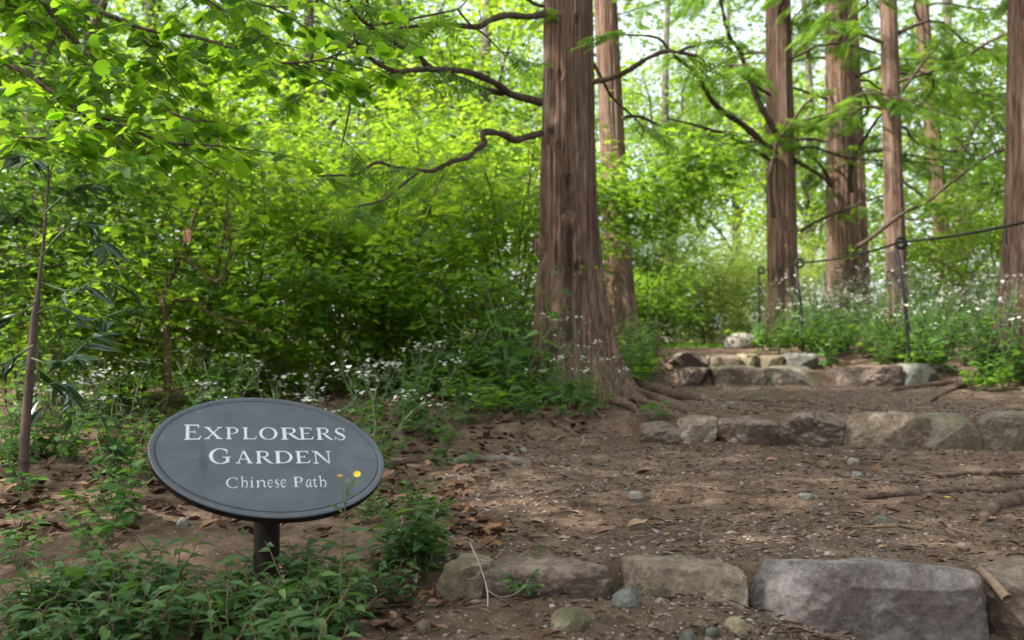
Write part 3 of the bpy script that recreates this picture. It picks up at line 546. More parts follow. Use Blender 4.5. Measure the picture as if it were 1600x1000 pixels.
# ------------------------------------------------------------------ the sign
def sign():
    C = P(421.6, 709.9, 2.17); phi, th, rho, a = .3679, .7800, -.1615, .2499; b = a / 1.5
    R = np.array([math.cos(phi), math.sin(phi), 0]); U = np.array([-math.sin(phi) * math.sin(th), math.cos(phi) * math.sin(th), math.cos(th)]); N = np.cross(R, U)
    def inv(px, py):
        v = ray(px, py); e = np.array([0, 0, EZ]); t = ((C - e) @ N) / (v @ N); q = e + v * t - C; return q @ R, q @ U
    foot = P(417, 896, 2.19); foot[2] = float(gz(foot[0], foot[1]))
    root = thing('garden_sign', 'dark slate oval sign reading Explorers Garden, Chinese Path, on a short post', 'sign', foot)
    from mathutils import Matrix
    mat = Matrix(((R[0], U[0], N[0], C[0] - foot[0]), (R[1], U[1], N[1], C[1] - foot[1]), (R[2], U[2], N[2], C[2] - foot[2]), (0, 0, 0, 1)))
    cr, sr = math.cos(rho), math.sin(rho); n = 128; t = np.linspace(0, 2 * np.pi, n, endpoint=False)
    def ell(k, z): 
        x = (a + k) * np.cos(t); y = (b + k) * np.sin(t); return np.stack([x * cr - y * sr, x * sr + y * cr, np.full(n, z)], 1)
    def rings(rs, close_first=True, close_last=True):
        V = np.vstack(rs); Q = []; jj = np.arange(n)
        for i in range(len(rs) - 1): Q.append(np.stack([i * n + jj, i * n + (jj + 1) % n, (i + 1) * n + (jj + 1) % n, (i + 1) * n + jj], 1))
        return V, np.vstack(Q)
    # face plate: back rim, side, bevel, border, groove, field
    rs = [ell(-.010, -.024), ell(-.001, -.021), ell(0, -.018)]
    V, Q = rings(rs + [ell(0, -.003)]); c1 = np.array([[0, 0, -.024]])
    mb = MB(); mb.add(V, Q); k = len(V); jj = np.arange(n); mb.add(np.vstack([rs[0], c1]), np.stack([(jj + 1) % n, jj, np.full(n, n), np.full(n, n)], 1))
    e = mb.build('plate_edge', M['signedge'], root, loc=(0, 0, 0), smoothf=False); e.matrix_local = mat
    V, Q = rings([ell(.0004, -.0032), ell(.0003, -.0018), ell(-.0008, -.0004), ell(-.0022, 0), ell(-.0125, 0), ell(-.0132, -.0018)])
    mb = MB(); mb.add(V, Q)
    V, Q = rings([ell(-.0144, -.0018), ell(-.0151, 0)]); mb.add(V, Q)
    inner = ell(-.0151, 0); mb.add(np.vstack([inner, [[0, 0, 0]]]), np.stack([jj, (jj + 1) % n, np.full(n, n), np.full(n, n)], 1))
    fo = mb.build('sign_face', M['sign'], root, loc=(0, 0, 0), smoothf=False); fo.matrix_local = mat
    V, Q = rings([ell(-.0130, -.0016), ell(-.0146, -.0016)]); mb = MB(); mb.add(V, Q); g = mb.build('border_groove', M['groove'], root, loc=(0, 0, 0)); g.matrix_local = mat
    # lettering, each glyph drawn in a unit box
    def quad(*p): return ('poly', np.array(p, float))
    def stroke(pts, wd, m=26):
        pts = np.array(pts, float); q = smooth(pts, m); wq = np.interp(np.linspace(0, 1, m), np.linspace(0, 1, len(wd)), wd)
        tt = nrm(np.gradient(q, axis=0)); nn = np.stack([-tt[:, 1], tt[:, 0]], 1); return ('strip', q + nn * wq[:, None] / 2, q - nn * wq[:, None] / 2)
    def serif(x, y, hw, up, th_=.055):       # bracketed slab serif, up = +1 when it stands on the baseline
        return quad((x - hw, y), (x + hw, y), (x + hw * .96, y + up * th_ * .7), (x + hw * .45, y + up * th_ * 1.6), (x - hw * .45, y + up * th_ * 1.6), (x - hw * .96, y + up * th_ * .7))
    def stem(x, wd, y0=0, y1=1, s0=.14, s1=.14):
        o = [quad((x - wd / 2, y0), (x + wd / 2, y0), (x + wd / 2, y1), (x - wd / 2, y1))]
        if s0: o.append(serif(x, y0, s0, 1))
        if s1: o.append(serif(x, y1, s1, -1))
        return o
    def arc(cx, cy, rx, ry, a0, a1, wthin, wthick, m=34):
        aa = np.radians(np.linspace(a0, a1, m)); ww = wthin + (wthick - wthin) * np.abs(np.cos(aa)) ** 1.3
        p = np.stack([cx + rx * np.cos(aa), cy + ry * np.sin(aa)], 1); nn = nrm(np.stack([np.cos(aa) / rx, np.sin(aa) / ry], 1))
        return ('strip', p, p - nn * ww[:, None])
    def wedge(x, y, w_, h_, up): return quad((x, y), (x, y + up * h_), (x - w_ * .4, y + up * h_ * .9), (x - w_, y))
    W_, H_ = .19, .072
    def gE(): return stem(.22, W_, 0, 1, .20, .20) + [quad((.2, 1), (.2, 1 - H_), (.80, 1 - H_), (.84, 1)), wedge(.86, 1 - H_ * .5, .10, .20, -1), quad((.2, .48), (.62, .48), (.62, .535), (.2, .535)), quad((.60, .42), (.645, .42), (.645, .60), (.60, .60)), quad((.2, 0), (.88, 0), (.92, H_), (.2, H_)), quad((.80, H_ * .5), (.90, H_ * .5), (.98, .24), (.94, .25))]
    def gX(): return [quad((.10, .97), (.28, .97), (.90, .03), (.72, .03)), quad((.80, .97), (.87, .97), (.20, .03), (.13, .03)), serif(.19, 1, .18, -1), serif(.84, 1, .15, -1), serif(.17, 0, .15, 1), serif(.82, 0, .18, 1)]
    def gP(): return stem(.24, W_, 0, 1, .22, .2) + [quad((.24, 1), (.24, 1 - H_), (.60, 1 - H_), (.60, 1)), arc(.58, .72, .36, .28, 90, -90, .05, .16), quad((.3, .44), (.60, .44), (.60, .49), (.3, .49))]
    def gL(): return stem(.22, W_, 0, 1, .2, .2) + [quad((.2, 0), (.90, 0), (.93, H_), (.2, H_)), quad((.84, H_ * .5), (.92, H_ * .5), (.98, .27), (.95, .27))]
    def gO(): return [arc(.5, .5, .5, .52, 20, 380, .045, .165, 60)]
    def gR(): return stem(.20, W_ * .9, 0, 1, .18, .17) + [quad((.2, 1), (.2, 1 - H_), (.50, 1 - H_), (.50, 1)), arc(.48, .745, .28, .255, 90, -90, .05, .13), quad((.25, .49), (.50, .49), (.50, .54), (.25, .54)), stroke([(.44, .50), (.62, .28), (.80, .08), (1.0, -.03)], [.10, .15, .13, .02])]
    def gS(): return [stroke([(.86, .78), (.70, .95), (.42, .97), (.20, .78), (.32, .58), (.62, .44), (.82, .26), (.68, .05), (.38, .02), (.12, .24)], [.03, .05, .06, .12, .18, .19, .14, .07, .05, .03], 44), quad((.82, .72), (.885, .72), (.87, 1.0), (.83, .95)), quad((.06, .0), (.10, .04), (.145, .28), (.09, .28))]
    def gG(): return [arc(.52, .5, .52, .52, 52, 318, .05, .17, 50), quad((.80, .68), (.845, .68), (.86, .98), (.82, .93)), quad((.78, .04), (.93, .10), (.93, .42), (.78, .42)), quad((.62, .39), (1.0, .39), (1.0, .445), (.62, .445)), arc(.5, .5, .48, .52, -52, -40, .05, .06, 6)]
    def gA(): return [quad((.44, 1.02), (.56, 1.02), (.93, .03), (.75, .03)), quad((.44, 1.0), (.485, .93), (.19, .03), (.13, .03)), quad((.27, .32), (.70, .32), (.68, .37), (.29, .37)), serif(.15, 0, .15, 1), serif(.84, 0, .17, 1)]
    def gD(): return stem(.20, W_, 0, 1, .19, .17) + [quad((.2, 1), (.2, 1 - H_), (.48, 1 - H_), (.48, 1)), quad((.2, 0), (.48, 0), (.48, H_), (.2, H_)), arc(.46, .5, .54, .5, 90, -90, .05, .155, 40)]
    def gN(): return stem(.17, .055, 0, .95, .15, 0) + stem(.86, .055, .05, 1, 0, .14) + [quad((.06, 1), (.27, 1), (.89, .0), (.84, -.03)), serif(.12, 1, .14, -1)]
    def gC(): return [arc(.55, .5, .55, .52, 50, 312, .045, .12, 50), quad((.86, .72), (.90, .72), (.93, .98), (.88, .94))]
    def gh(): return [quad((.18, 0), (.32, 0), (.32, 1), (.18, 1)), quad((.02, .93), (.18, .90), (.32, 1.04), (.30, 1.05)), stroke([(.28, .46), (.55, .62), (.80, .52), (.88, .30), (.78, .05), (.58, -.06)], [.04, .08, .13, .13, .09, .02])]
    def gi(): return [quad((.36, 0), (.66, 0), (.66, .62), (.36, .62)), quad((.1, .55), (.36, .53), (.66, .66), (.62, .67)), quad((.36, .86), (.52, .78), (.70, .86), (.53, .95)), serif(.5, 0, .42, 1, .04)]
    def gn(): return [quad((.16, 0), (.30, 0), (.30, .60), (.16, .60)), quad((.0, .53), (.16, .51), (.30, .65), (.28, .66)), stroke([(.27, .42), (.5, .59), (.72, .60), (.82, .45), (.82, .12), (.86, 0.02), (1.0, .05)], [.04, .07, .11, .13, .13, .09, .02]), serif(.22, 0, .16, 1, .035)]
    def ge(): return [stroke([(.14, .30), (.50, .36), (.86, .42), (.78, .58), (.52, .66), (.22, .54), (.12, .28), (.28, .05), (.58, .0), (.92, .16)], [.03, .04, .05, .09, .07, .12, .16, .12, .08, .02], 40)]
    def gs(): return [stroke([(.84, .56), (.62, .66), (.34, .61), (.24, .48), (.50, .35), (.78, .20), (.64, .02), (.38, -.01), (.12, .10)], [.03, .05, .09, .13, .15, .13, .08, .05, .03], 36)]
    def ga(): return [stroke([(.78, .60), (.50, .66), (.22, .46), (.14, .20), (.30, .0), (.56, .12), (.76, .44)], [.04, .07, .12, .14, .10, .06, .04]), stroke([(.82, .66), (.74, .34), (.74, .08), (.84, .0), (1.0, .08)], [.06, .13, .13, .09, .02])]
    def gt(): return [stroke([(.46, .86), (.42, .6), (.38, .2), (.50, .02), (.85, .06)], [.02, .17, .18, .14, .03]), quad((.08, .57), (.86, .60), (.90, .65), (.10, .62))]
    GL = dict(E=gE, X=gX, P=gP, L=gL, O=gO, R=gR, S=gS, G=gG, A=gA, D=gD, N=gN, C=gC, h=gh, i=gi, n=gn, e=ge, s=gs, a=ga, t=gt)
    z5 = lambda zx, zy: (270 + zx / 5.517, 650 + zy / 5.517)
    words = [('sign_lettering', [('E', 92, 248, 207, 131), ('X', 268, 430, 200, 103), ('P', 455, 574, 201, 102), ('L', 602, 727, 202, 102), ('O', 748, 905, 204, 104), ('R', 930, 1108, 205, 103), ('E', 1092, 1220, 205, 103), ('R', 1238, 1386, 206, 103), ('S', 1393, 1502, 208, 104)]),
             ('sign_lettering', [('G', 313, 500, 413, 131), ('A', 540, 690, 411, 107), ('R', 712, 868, 411, 107), ('D', 878, 1035, 410, 106), ('E', 1060, 1192, 410, 106), ('N', 1210, 1372, 411, 106)]),
             ('sign_lettering', [('C', 462, 568, 622, 88), ('h', 584, 652, 618, 94), ('i', 664, 702, 616, 94), ('n', 716, 806, 616, 94), ('e', 818, 868, 615, 94), ('s', 876, 924, 614, 94), ('e', 930, 984, 613, 94), ('P', 1042, 1130, 613, 86), ('a', 1146, 1204, 613, 94), ('t', 1206, 1256, 612, 94), ('h', 1262, 1330, 612, 94)])]
    ta = math.radians(-2.1); ct, st = math.cos(ta), math.sin(ta)
    for nm, word in words:
        mb = MB()
        for ch, zx0, zx1, zb, hgt in word:
            u0, v0 = inv(*z5(zx0, zb)); u1, v1 = inv(*z5(zx1, zb)); _, vt = inv(*z5(zx0, zb - hgt)); hh = vt - v0; wd = math.hypot(u1 - u0, v1 - v0)
            for k, pr in enumerate(GL[ch]()):
                zz = .0006 + .00012 * k
                def tr(q):
                    q = np.asarray(q); X_ = q[:, 0] * wd; Y_ = q[:, 1] * hh; return np.stack([u0 + X_ * ct - Y_ * st, v0 + X_ * st + Y_ * ct, np.full(len(q), zz)], 1)
                if pr[0] == 'poly':
                    q = tr(pr[1]); m_ = len(q); mb.add(np.vstack([q, q.mean(0)[None]]), [(i, (i + 1) % m_, m_, m_) for i in range(m_)])
                else:
                    A_, B_ = tr(pr[1]), tr(pr[2]); m_ = len(A_); mb.add(np.vstack([A_, B_]), [(i, i + 1, m_ + i + 1, m_ + i) for i in range(m_ - 1)])
        o = mb.build('lettering', M['letter'], root, loc=(0, 0, 0), smoothf=False); o.matrix_local = mat
    # post
    top = C - N * .03 - U * .02; mb = MB()
    ptop = np.array([foot[0], foot[1] + .0, C[2] - .04])
    ptop = P(417, 800, 2.235)
    mb.tube([[ptop[0], ptop[1], foot[2] - .25], [ptop[0], ptop[1], foot[2]], [ptop[0], ptop[1], ptop[2] + .055]], [.0285] * 3, 28)
    mb.build('post', M['post'], root)
    mb = MB(); nb = -N * .026; cc = C + nb - U * .03
    mb.tube([cc, np.array([ptop[0], ptop[1], ptop[2] + .03])], [.03, .028], 20); mb.build('bracket', M['post'], root)
sign()

# ------------------------------------------------------------------ trunks, roots, trees
def trunk(name, base, top, r0, r1, mat, parent, flare=.5, fh=.35, nth=72, nz=120, seed=0, flutes=6, famp=.12, lean=.03, rough=.035, seam=None, sink=.3, flare_dir=None, knots=()):
    r = np.random.RandomState(seed); base = np.asarray(base, float); top = np.asarray(top, float); H = top[2] - base[2]
    u = np.linspace(0, 1, nz) ** 1.6; z = -sink + u * (H + sink); tt = np.clip(z / H, 0, 1)
    th = np.linspace(0, 2 * np.pi, nth, endpoint=False); ph = r.rand(8) * 6.3
    Z, TH = np.meshgrid(z, th, indexing='ij'); TT = np.clip(Z / H, 0, 1)
    rad = r0 + (r1 - r0) * TT; zz = np.maximum(Z, 0)
    fl = flare * r0 * np.exp(-zz / fh)
    if flare_dir is not None: fl = fl * (1 + .8 * np.cos(TH - flare_dir) * (np.exp(-zz / (fh * 2))))
    lob = np.cos(flutes * TH + ph[0] + .5 * np.sin(Z * 1.1)) * .6 + np.cos((flutes - 2) * TH + ph[1]) * .5
    rad = rad + fl * (1 + .55 * lob) + r0 * famp * lob * (np.exp(-zz / 1.3) * .8 + .2)
    p = np.stack([np.cos(TH) * 9, np.sin(TH) * 9, Z * 1.3], -1).reshape(-1, 3)
    rad = rad * (1 + rough * fbm(p + seed, 4, seed).reshape(Z.shape) + rough * .6 * vnoise(np.stack([np.cos(TH) * 26, np.sin(TH) * 26, Z * 2.0], -1).reshape(-1, 3), seed + 3).reshape(Z.shape))
    rg = 1 - 2.2 * np.abs(vnoise(np.stack([np.cos(TH) * 15 + 40, np.sin(TH) * 15, Z * .9 + 3], -1).reshape(-1, 3), seed + 9).reshape(Z.shape))
    rad = rad * (1 + rough * .75 * rg)
    for ka, kz, ks, kd in knots:
        da = ((TH - ka + np.pi) % (2 * np.pi) - np.pi) * r0; rad = rad - kd * np.exp(-((da / ks) ** 2 + ((Z - kz) / (ks * 1.6)) ** 2)) + kd * .45 * np.exp(-((np.hypot(da, (Z - kz) / 1.6) - ks * 1.5) / (ks * .5)) ** 2)
    if seam is not None:
        a_, z0, z1, dp = seam; da = (TH - a_ - .12 * np.sin(Z * 2.3) + np.pi) % (2 * np.pi) - np.pi
        rad = rad - dp * np.exp(-(da / .13) ** 2) * sst(z0 - .3, z0 + .1, Z) * (1 - sst(z1 - .3, z1 + .2, Z)) * (1 + .5 * np.sin(Z * 9))
    cx = base[0] + (top[0] - base[0]) * TT + lean * np.sin(TT * 5 + ph[2]) * TT; cy = base[1] + (top[1] - base[1]) * TT + lean * np.cos(TT * 4 + ph[3]) * TT
    V = np.stack([cx + rad * np.cos(TH), cy + rad * np.sin(TH), base[2] + Z], -1).reshape(-1, 3)
    mb = MB(); i, j = np.meshgrid(np.arange(nz - 1), np.arange(nth), indexing='ij'); j2 = (j + 1) % nth
    mb.add(V, np.stack([i * nth + j, i * nth + j2, (i + 1) * nth + j2, (i + 1) * nth + j], -1).reshape(-1, 4))
    return mb.build(name, mat, parent)
def px_poly(pts, d):                       # pixels -> 3-D polyline, d one depth or one per point
    d = np.broadcast_to(d, (len(pts),)); return np.array([P(p[0], p[1], k) for p, k in zip(pts, d)])
def ground_poly(pts, lift=0):
    q = np.array([G(*p) for p in pts]); q[:, 2] += lift; return q
def root_tube(mb, pts, r0, r1, n=44, seed=0, both=False):
    q = smooth(ground_poly(pts), n); t = np.linspace(0, 1, n); rr = (r0 + (r1 - r0) * t) * (1 + .16 * vnoise(np.stack([t * 7 + seed, 0 * t, 0 * t], 1), 3)); rr[-6:] *= [.9, .75, .6, .42, .25, .1]; rr[:4] *= ([.1, .45, .75, .9] if both else [1, 1, 1, 1])
    q[:, 2] = gz(q[:, 0], q[:, 1], False) + rr * .45 * (1 + .5 * vnoise(np.stack([t * 5, seed + 0 * t, 0 * t], 1), 8)) - .012 * (t > .9) * (t - .9) * 10; mb.tube(q, rr, 12)
def sprays(rng, polys, spacing, tl, n_side=2, droop=-.25, up=.1, tip=.3):   # twigs leaving a branch; returns (start, end) pairs
    out = []
    for q in polys:
        seg = np.linalg.norm(np.diff(q, axis=0), axis=1); L = seg.sum(); cum = np.concatenate([[0], np.cumsum(seg)])
        k = max(2, int(L / spacing))
        for s_ in (np.arange(k) + rng.rand(k)) / k * L:
            if s_ < L * tip * .5: continue
            p = np.array([np.interp(s_, cum, q[:, a]) for a in range(3)]); i = min(np.searchsorted(cum, s_), len(q) - 1); i = max(i, 1)
            t = nrm(q[i] - q[i - 1]); side = nrm(np.cross(t, [0, 0, 1.])) * (1 if rng.rand() < .5 else -1)
            d = nrm(t * (.5 + .4 * rng.rand()) + side * (.5 + .6 * rng.rand()) + np.array([0, 0, droop + up * rng.randn()]))
            out.append((p, p + d * tl * (.5 + .8 * rng.rand())))
    return out
def leaf_along(rng, tw, per, L, wr, droop=.35, ntilt=.35):
    A = np.array([a for a, b in tw]); B = np.array([b for a, b in tw]); n = len(A)
    t = rng.rand(n, per) ** .7; Pt = A[:, None] + (B - A)[:, None] * t[..., None]; Pt = Pt + np.array([0, 0, -.06]) * (t[..., None] ** 2) * np.linalg.norm(B - A, axis=1)[:, None, None]
    T = nrm(B - A)[:, None]; side = nrm(np.cross(T, [0, 0, 1.])) * np.where(rng.rand(n, per, 1) < .5, -1, 1)
    D = T * (.5 + .4 * rng.rand(n, per, 1)) + side * (.6 + .4 * rng.rand(n, per, 1)) + np.array([0, 0, -1.]) * (droop * rng.rand(n, per, 1))
    N = np.array([0, 0, 1.]) + rng.randn(n, per, 3) * ntilt
    Ls = L * (.65 + .6 * rng.rand(n, per)); return Pt.reshape(-1, 3), D.reshape(-1, 3), N.reshape(-1, 3), Ls.ravel(), Ls.ravel() * wr
def clumps(rng, cen, per, rad, flat, L, wr, droop=.3, ntilt=.45):
    cen = np.asarray(cen); n = len(cen); rr = rad * (.6 + .8 * rng.rand(n)); a = rng.rand(n, per) * 6.283; q = np.sqrt(rng.rand(n, per)) * rr[:, None]
    tl = rng.randn(n, 2) * .22
    off = np.stack([np.cos(a) * q, np.sin(a) * q, 0 * a], -1); off[..., 2] = off[..., 0] * tl[:, :1] + off[..., 1] * tl[:, 1:] + rng.randn(n, per) * rr[:, None] * flat - .25 * q ** 2 / rr[:, None]
    D = np.stack([np.cos(a) + rng.randn(n, per) * .5, np.sin(a) + rng.randn(n, per) * .5, -droop * rng.rand(n, per)], -1)
    N = np.array([0, 0, 1.]) + rng.randn(n, per, 3) * ntilt; Ls = L * (.6 + .7 * rng.rand(n, per))
    return (cen[:, None] + off).reshape(-1, 3), D.reshape(-1, 3), N.reshape(-1, 3), Ls.ravel(), Ls.ravel() * wr

def redwood(name, label, foot_px, d, wpx, top_px, seed, H=13, foliage=700, zlo=1.6, group='redwood trees', flare=.45, tint=1, extra=None, branch_len=2.2, parts=True, famp=.12, seam=None, roots=None, flare_dir=None, base=None, limbs=None, nbr=None, fh=.4, knots=(), limb_sp=.16):
    rng = np.random.RandomState(seed); b = P(foot_px, 560, d) if base is None else np.array(base, float); b[2] = float(gz(b[0], b[1], False))
    r0 = wpx / F * d / 2; tpt = P(top_px, 0, d); k = H / (tpt[2] - b[2]); top = np.array([b[0] + (tpt[0] - b[0]) * k, d + .1, b[2] + H])
    root = thing(name, label, 'tree', b, group)
    trunk('trunk', b, top, r0 * 1.06, r0 * .45, M['redbark'], root, flare, fh, 240 if wpx > 60 else 110, 420 if wpx > 60 else 160, seed, 7, famp, seam=seam, flare_dir=flare_dir, knots=knots, rough=.062)
    polys = []; groups = []
    for pts, dd, ra, rb in (limbs or []):
        q = smooth(px_poly(pts, dd), 6 * len(pts)); polys.append(q); groups.append((q, np.linspace(ra, rb, len(q)) * (1 + .22 * vnoise(np.stack([np.arange(len(q)) * .6, 0 * q[:, 0] + ra * 99, 0 * q[:, 0]], 1), 4)), sprays(rng, [q], limb_sp, .22, droop=-.2, tip=.8)))
    nb = nbr or max(8, int(foliage / 60))
    for i in range(nb):
        z = zlo + (H * .96 - zlo) * ((i + rng.rand()) / nb) ** 1.25; az = i * 2.4 + rng.rand() * .7; L = branch_len * (1 - .55 * z / H) * (.7 + .5 * rng.rand()); f = z / H
        s_ = b + (top - b) * f; t = np.linspace(0, 1, 9)
        q = s_ + np.stack([np.cos(az + .3 * np.sin(t * 4 + i)) * L * t, np.sin(az + .3 * np.sin(t * 4 + i)) * L * t, L * (.35 * t - .45 * t ** 2) + .05 * np.sin(t * 9 + i)], 1)
        groups.append((q, np.linspace(.024, .005, 9), sprays(rng, [q], L * nb / (foliage / 5.), .36, droop=-.35)))
    tw = []
    for q, rr, tws in groups:
        mb = MB(); mb.tube(q, rr, 8)
        for a_, b_ in tws: mb.tube([a_, (a_ + b_) / 2 + [0, 0, .01], b_], [.004, .003, .0015], 3, cap=False)
        mb.build('branch', M['branch'], root); tw += tws
    leaves('crown', *leaf_along(rng, tw, 12, .19, .5, .8, .4), T_FR, M['needles'], root)
    if roots:
        for rp, ra, rb in roots:
            m2 = MB(); root_tube(m2, rp, ra, rb, seed=ra * 100); m2.build('root', M['rootbark'], root)
    return root

BR = [  # limbs of the near trunk, traced, each reaching away from it in depth
    ([(846, 160), (800, 148), (788, 140), (770, 128), (728, 112), (668, 108)], [6.0, 5.9, 5.8, 5.6, 5.3, 5.0], .026, .015),
    ([(784, 146), (752, 138), (715, 122), (680, 108), (665, 100), (655, 88), (620, 68), (582, 44), (556, 20), (540, -8)], [5.85, 5.7, 5.5, 5.2, 5.05, 5.0, 4.9, 4.75, 4.6, 4.5], .020, .007),
    ([(668, 108), (640, 110), (618, 112), (585, 96), (568, 78), (557, 62), (572, 50), (580, 38), (576, 10), (570, -10)], [5.0, 4.95, 4.9, 4.85, 4.8, 4.75, 4.72, 4.7, 4.65, 4.6], .014, .007),
    ([(557, 62), (530, 82), (515, 110), (500, 130)], [4.75, 4.7, 4.6, 4.5], .007, .003),
    ([(614, 114), (585, 132), (552, 152), (545, 178), (538, 210), (533, 230)], [4.9, 4.85, 4.8, 4.75, 4.7, 4.65], .007, .003),
    ([(846, 208), (822, 214), (803, 219), (786, 210), (760, 206), (754, 212), (757, 224), (744, 234), (730, 246), (708, 252), (690, 260), (676, 267), (655, 266), (620, 262), (588, 254), (560, 272), (530, 274), (495, 275)],
     [6.0, 5.9, 5.8, 5.72, 5.65, 5.62, 5.6, 5.55, 5.5, 5.42, 5.35, 5.3, 5.25, 5.2, 5.1, 5.0, 4.9, 4.8], .023, .005),
    ([(656, 267), (640, 280), (620, 296), (600, 312), (560, 322), (540, 324)], [5.25, 5.2, 5.1, 5.0, 4.9, 4.85], .009, .003),
    ([(850, 22), (825, 26), (790, 24), (765, 32), (745, 42), (700, 38), (660, 40), (625, 44)], [6.0, 5.9, 5.8, 5.7, 5.6, 5.4, 5.2, 5.0], .024, .010),
    ([(580, 40), (640, 30), (690, 20), (715, 14), (730, 0)], [4.72, 4.8, 4.9, 5.0, 5.05], .007, .003),
    ([(716, 16), (735, 38), (757, 54), (775, 72), (790, 88)], [5.0, 5.1, 5.2, 5.3, 5.4], .006, .003),
    ([(926, 128), (955, 122), (985, 108), (1010, 92), (1040, 80), (1060, 82), (1090, 88), (1100, 95)], [6.0, 5.95, 5.9, 5.85, 5.8, 5.75, 5.7, 5.65], .020, .006),
    ([(1046, 80), (1032, 62), (1010, 56), (960, 54)], [5.8, 5.78, 5.75, 5.7], .010, .004),
    ([(1060, 82), (1075, 74), (1085, 72), (1100, 66), (1130, 62)], [5.75, 5.7, 5.65, 5.6, 5.5], .010, .004),
    ([(928, 100), (945, 132), (955, 150), (970, 165), (985, 178), (1005, 200), (1002, 215)], [6.0, 6.05, 6.1, 6.15, 6.2, 6.3, 6.3], .010, .004),
    ([(820, -5), (835, 6), (850, 10)], [5.9, 5.95, 6.0], .012, .010),
]
b0 = G(890, 628)
main = redwood('redwood_tree', 'nearest big reddish trunk beside the path with snaking bare limbs and spreading roots', 890, b0[1] + .25, 80, 888, 21, H=12, foliage=2600, zlo=4.4, flare=.75, fh=.42, limbs=BR, famp=.12,
    base=(P(889, 560, b0[1] + .25)[0], b0[1] + .25, 0), branch_len=3.5, nbr=26, limb_sp=.34, seam=(-1.70, .40, 1.35, .055), knots=((-1.64, 1.32, .028, .035), (-2.35, 1.62, .03, .03), (-1.62, 1.08, .035, -.03), (-2.9, .95, .035, -.03), (-1.2, 2.35, .02, .02), (-1.9, 2.0, .018, .02), (-1.3, .8, .022, .025), (-1.95, 1.55, .02, .022), (-1.1, 1.5, .02, -.016)), flare_dir=0.1,
    roots=[([(930, 588), (962, 603), (1004, 610), (1046, 620), (1088, 626), (1128, 629)], .072, .022), ([(950, 600), (990, 616), (1026, 627), (1060, 639), (1085, 645)], .058, .018),
           ([(895, 604), (920, 615), (948, 627), (976, 635), (1001, 645)], .062, .020), ([(930, 612), (968, 623), (1010, 631), (1054, 642)], .044, .016), ([(860, 640), (880, 655), (905, 668), (915, 672)], .022, .008),
           ([(1004, 610), (1030, 611), (1062, 613), (1100, 618)], .022, .009), ([(905, 630), (930, 645), (945, 655)], .026, .008), ([(870, 625), (850, 640), (835, 655)], .04, .012)])
redwood('redwood_tree', 'slender sunlit trunk standing behind the nearest big trunk', 972, 11.5, 40, 948, 22, foliage=700, zlo=2.6, flare=.35, flare_dir=0)
redwood('redwood_tree', 'fluted redwood left of the path fence with long drooping limbs to its left', 1226, 12.6, 44, 1216, 23, H=14, foliage=2000, zlo=2.3, flare=.3, branch_len=3.0, limbs=[
    ([(1212, 240), (1195, 226), (1162, 196), (1120, 166), (1102, 140), (1085, 112), (1052, 86)], [12.4, 12.3, 12.1, 11.8, 11.6, 11.4, 11.2], .05, .02),
    ([(1214, 210), (1190, 168), (1170, 120), (1155, 78), (1140, 58), (1130, 20), (1124, -10)], [12.4, 12.3, 12.2, 12.1, 12.0, 11.9, 11.8], .042, .02),
    ([(1208, 250), (1180, 236), (1160, 226), (1120, 206), (1080, 194), (1040, 184)], [12.4, 12.2, 12, 11.8, 11.6, 11.4], .035, .012),
    ([(1208, 340), (1206, 310), (1204, 270), (1210, 240), (1216, 220), (1235, 195), (1256, 165), (1278, 148)], [12.2, 12.15, 12.1, 12.05, 12.0, 11.95, 11.9, 11.85], .028, .014),
    ([(1240, 250), (1262, 262), (1284, 276), (1300, 292)], [12.5, 12.6, 12.8, 13.0], .03, .02)])
redwood('redwood_tree', 'thickest reddish trunk behind the fence with a dark companion stem', 1322, 13.5, 46, 1310, 24, H=15, foliage=2000, zlo=2.3, flare=.2, branch_len=2.9, limbs=[
    ([(1330, 300), (1328, 276), (1336, 240), (1352, 215), (1368, 190), (1385, 170)], [13.2, 13.1, 13.0, 12.9, 12.8, 12.7], .035, .015), ([(1300, 292), (1285, 262), (1262, 240), (1250, 230)], [13.3, 13.2, 13.1, 13], .03, .015),
    ([(1250, 362), (1280, 344), (1320, 328), (1360, 312), (1400, 300)], [12.9, 12.8, 12.7, 12.6, 12.5], .022, .01)])
redwood('redwood_tree', 'dark narrow trunk hugging the right side of the thickest reddish trunk', 1350, 14.2, 24, 1330, 25, H=14, foliage=500, zlo=3, flare=.2)
redwood('redwood_tree', 'slim straight trunk right behind the tall fence post', 1404, 11.3, 29, 1390, 26, H=12, foliage=1600, zlo=2.3, flare=.2, branch_len=2.5, limbs=[
    ([(1340, 385), (1352, 378), (1378, 358), (1410, 334), (1450, 314), (1478, 292), (1540, 246), (1590, 226)], [11.2, 11.1, 11, 10.9, 10.8, 10.7, 10.5, 10.3], .03, .012),
    ([(1410, 140), (1426, 120), (1450, 88), (1475, 64)], [11.2, 11.1, 11.0, 10.9], .02, .01)])
redwood('redwood_tree', 'thin leaning pale trunk far behind at the right', 1488, 17.5, 26, 1440, 27, H=14, foliage=1800, zlo=1.8, flare=.2, branch_len=3.0)
ge = G(1578, 590)
redwood('redwood_tree', 'dark trunk cut off by the right edge of the picture', 1594, ge[1] + .1, 52, 1602, 28, H=11, foliage=2400, zlo=3.2, flare=.7, base=(P(1596, 560, ge[1] + .1)[0], ge[1] + .1, 0), branch_len=2.2,
    roots=[([(1560, 590), (1530, 594), (1480, 600), (1420, 608), (1370, 617)], .05, .015), ([(1545, 598), (1500, 606), (1462, 622), (1450, 630)], .03, .01)])
